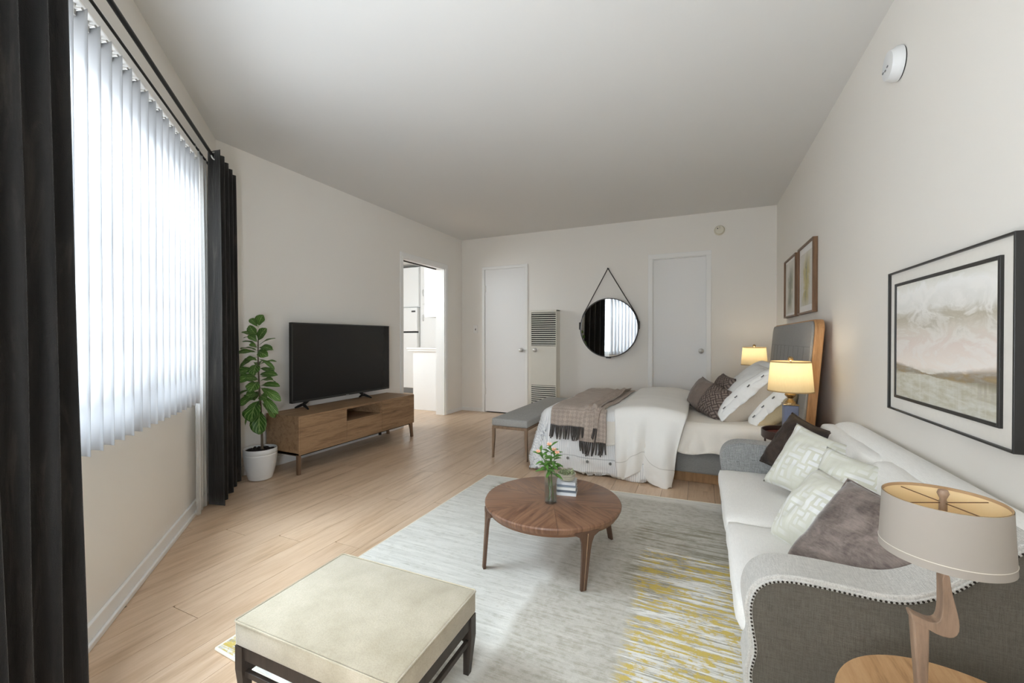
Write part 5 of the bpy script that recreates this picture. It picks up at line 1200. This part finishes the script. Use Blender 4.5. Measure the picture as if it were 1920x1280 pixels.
# ------------------------------------------------------------------ side table and lamp in the foreground
M_SIDE = wood('light_oak_top', [(136, 100, 64), (172, 132, 90), (186, 148, 106), (154, 116, 78)], axis=1, scale=5, stretch=9, rough=.5)
SC = Vector((.415, .930, 0)); SZ = .400
t = thing('side_table', 'round oak side table in the foreground beside the near sofa arm', 'side table', SC)
bm = B(); lathe(bm, [(.172, SZ - .020), (.183, SZ - .014), (.1855, SZ - .006), (.183, SZ), (.001, SZ)], SC, 72, caps=(True, False)); finish(bm, 'table_top', M_SIDE, t, smooth=True, angle=35)
bm = B(); lathe(bm, [(.10, SZ - .045), (.11, SZ - .020)], SC, 32); finish(bm, 'under_plate', M_SIDE, t)
for k in range(3):
    a = rad(90 + 120 * k); d = Vector((math.cos(a), math.sin(a), 0)); bm = B(); tube(bm, [SC + d * .075 + Vector((0, 0, SZ - .03)), SC + d * .115 + Vector((0, 0, .2)), SC + d * .150 + Vector((0, 0, .009 if (SC + d * .15).y > .79 else 0))], [.016, .014, .009], 10); finish(bm, 'leg', M_SIDE, t, smooth=True)
M_LWOOD = wood('weathered_wood', [(112, 92, 76), (142, 118, 98), (158, 134, 112)], axis=2, scale=6, stretch=7, rough=.55)
LY = .952; LX = .379
t = thing('table_lamp', 'unlit grey-shaded lamp with zigzag wooden stem on the foreground side table', 'lamp', (LX, LY, SZ))
def stem_part(name, poly, w=.020):
    bm = B(); prism(bm, poly, (LY - w / 2, LY + w / 2), lambda a, b, c: Vector((a, c, b))); o = finish(bm, name, M_LWOOD, t); bevel_mod(o, .003, 2); return o
bm = B(); box(bm, (.318, .424), (LY - .045, LY + .03), (SZ + .0004, SZ + .012), .002); finish(bm, 'base', M_LWOOD, t)
stem_part('lower_stem', [(.3475, SZ + .010), (.3565, SZ + .010), (.3590, .47), (.3600, .565), (.337, .568), (.3400, .52)])
stem_part('upper_stem', smooth_poly([(.3370, .566), (.333, .580), (.345, .5745), (.360, .570), (.370, .572), (.3745, .585), (.3755, .61), (.3745, .66), (.3840, .66), (.3870, .63), (.3935, .60), (.3975, .577), (.3965, .560), (.388, .5495), (.372, .550), (.355, .558), (.3370, .566)], 1)[:-1], .022)
bm = B(); tube(bm, [(LX, LY, .655), (LX, LY, .778)], .0055, 12); finish(bm, 'pole', M_LWOOD, t, smooth=True)
M_SHADEO = plain('greige_shade', (152, 144, 135), .8, 0, .03, 3); M_SHADEI = plain('cream_lining', (240, 216, 170), .8, 0, .02)
R0, R1, Z0, Z1 = .0835, .0790, .685, .783
bm = B(); lathe(bm, [(R0, Z0), (R1, Z1)], (LX, LY, 0), 96, caps=(False, False)); finish(bm, 'lamp_shade', M_SHADEO, t, smooth=True)
bm = B(); lathe(bm, [(R0 - .0012, Z0), (R1 - .0012, Z1)], (LX, LY, 0), 96, caps=(False, False)); finish(bm, 'shade_lining', M_SHADEI, t, smooth=True)
bm = B(); lathe(bm, [(R1 - .0012, Z1 - .0045), (R1 - .0025, Z1 - .0045), (R1 - .0025, Z1), (R1 - .0006, Z1 + .0005)], (LX, LY, 0), 96, caps=(False, False)); finish(bm, 'rim_band', plain('tan_binding', (176, 144, 108), .8), t, smooth=True)
zz = Z0 + .013; rr_ = R0 + (R1 - R0) * .13
bm = B(); lathe(bm, [(rr_ + .0001, zz - .0008), (rr_ + .0008, zz), (rr_ + .0001, zz + .0008)], (LX, LY, 0), 96, caps=(False, False)); finish(bm, 'hem_line', plain('hem_thread', (204, 196, 184), .8), t, smooth=True)
bm = B()
for a in (rad(24), rad(-66)):
    d = Vector((math.cos(a), math.sin(a), 0)) * (R1 - .002); tube(bm, [Vector((LX, LY, Z1 - .008)) - d, Vector((LX, LY, Z1 - .008)) + d], .0009, 6)
finish(bm, 'spider', plain('spider_wire', (128, 98, 72), .4, .6), t, smooth=True)
bm = B(); lathe(bm, [(.0045, Z1 - .012), (.0045, Z1 - .001), (.0062, Z1 + .003), (.0080, Z1 + .008), (.0062, Z1 + .0135), (.001, Z1 + .0155)], (LX, LY, 0), 20); finish(bm, 'finial', M_LWOOD, t, smooth=True)
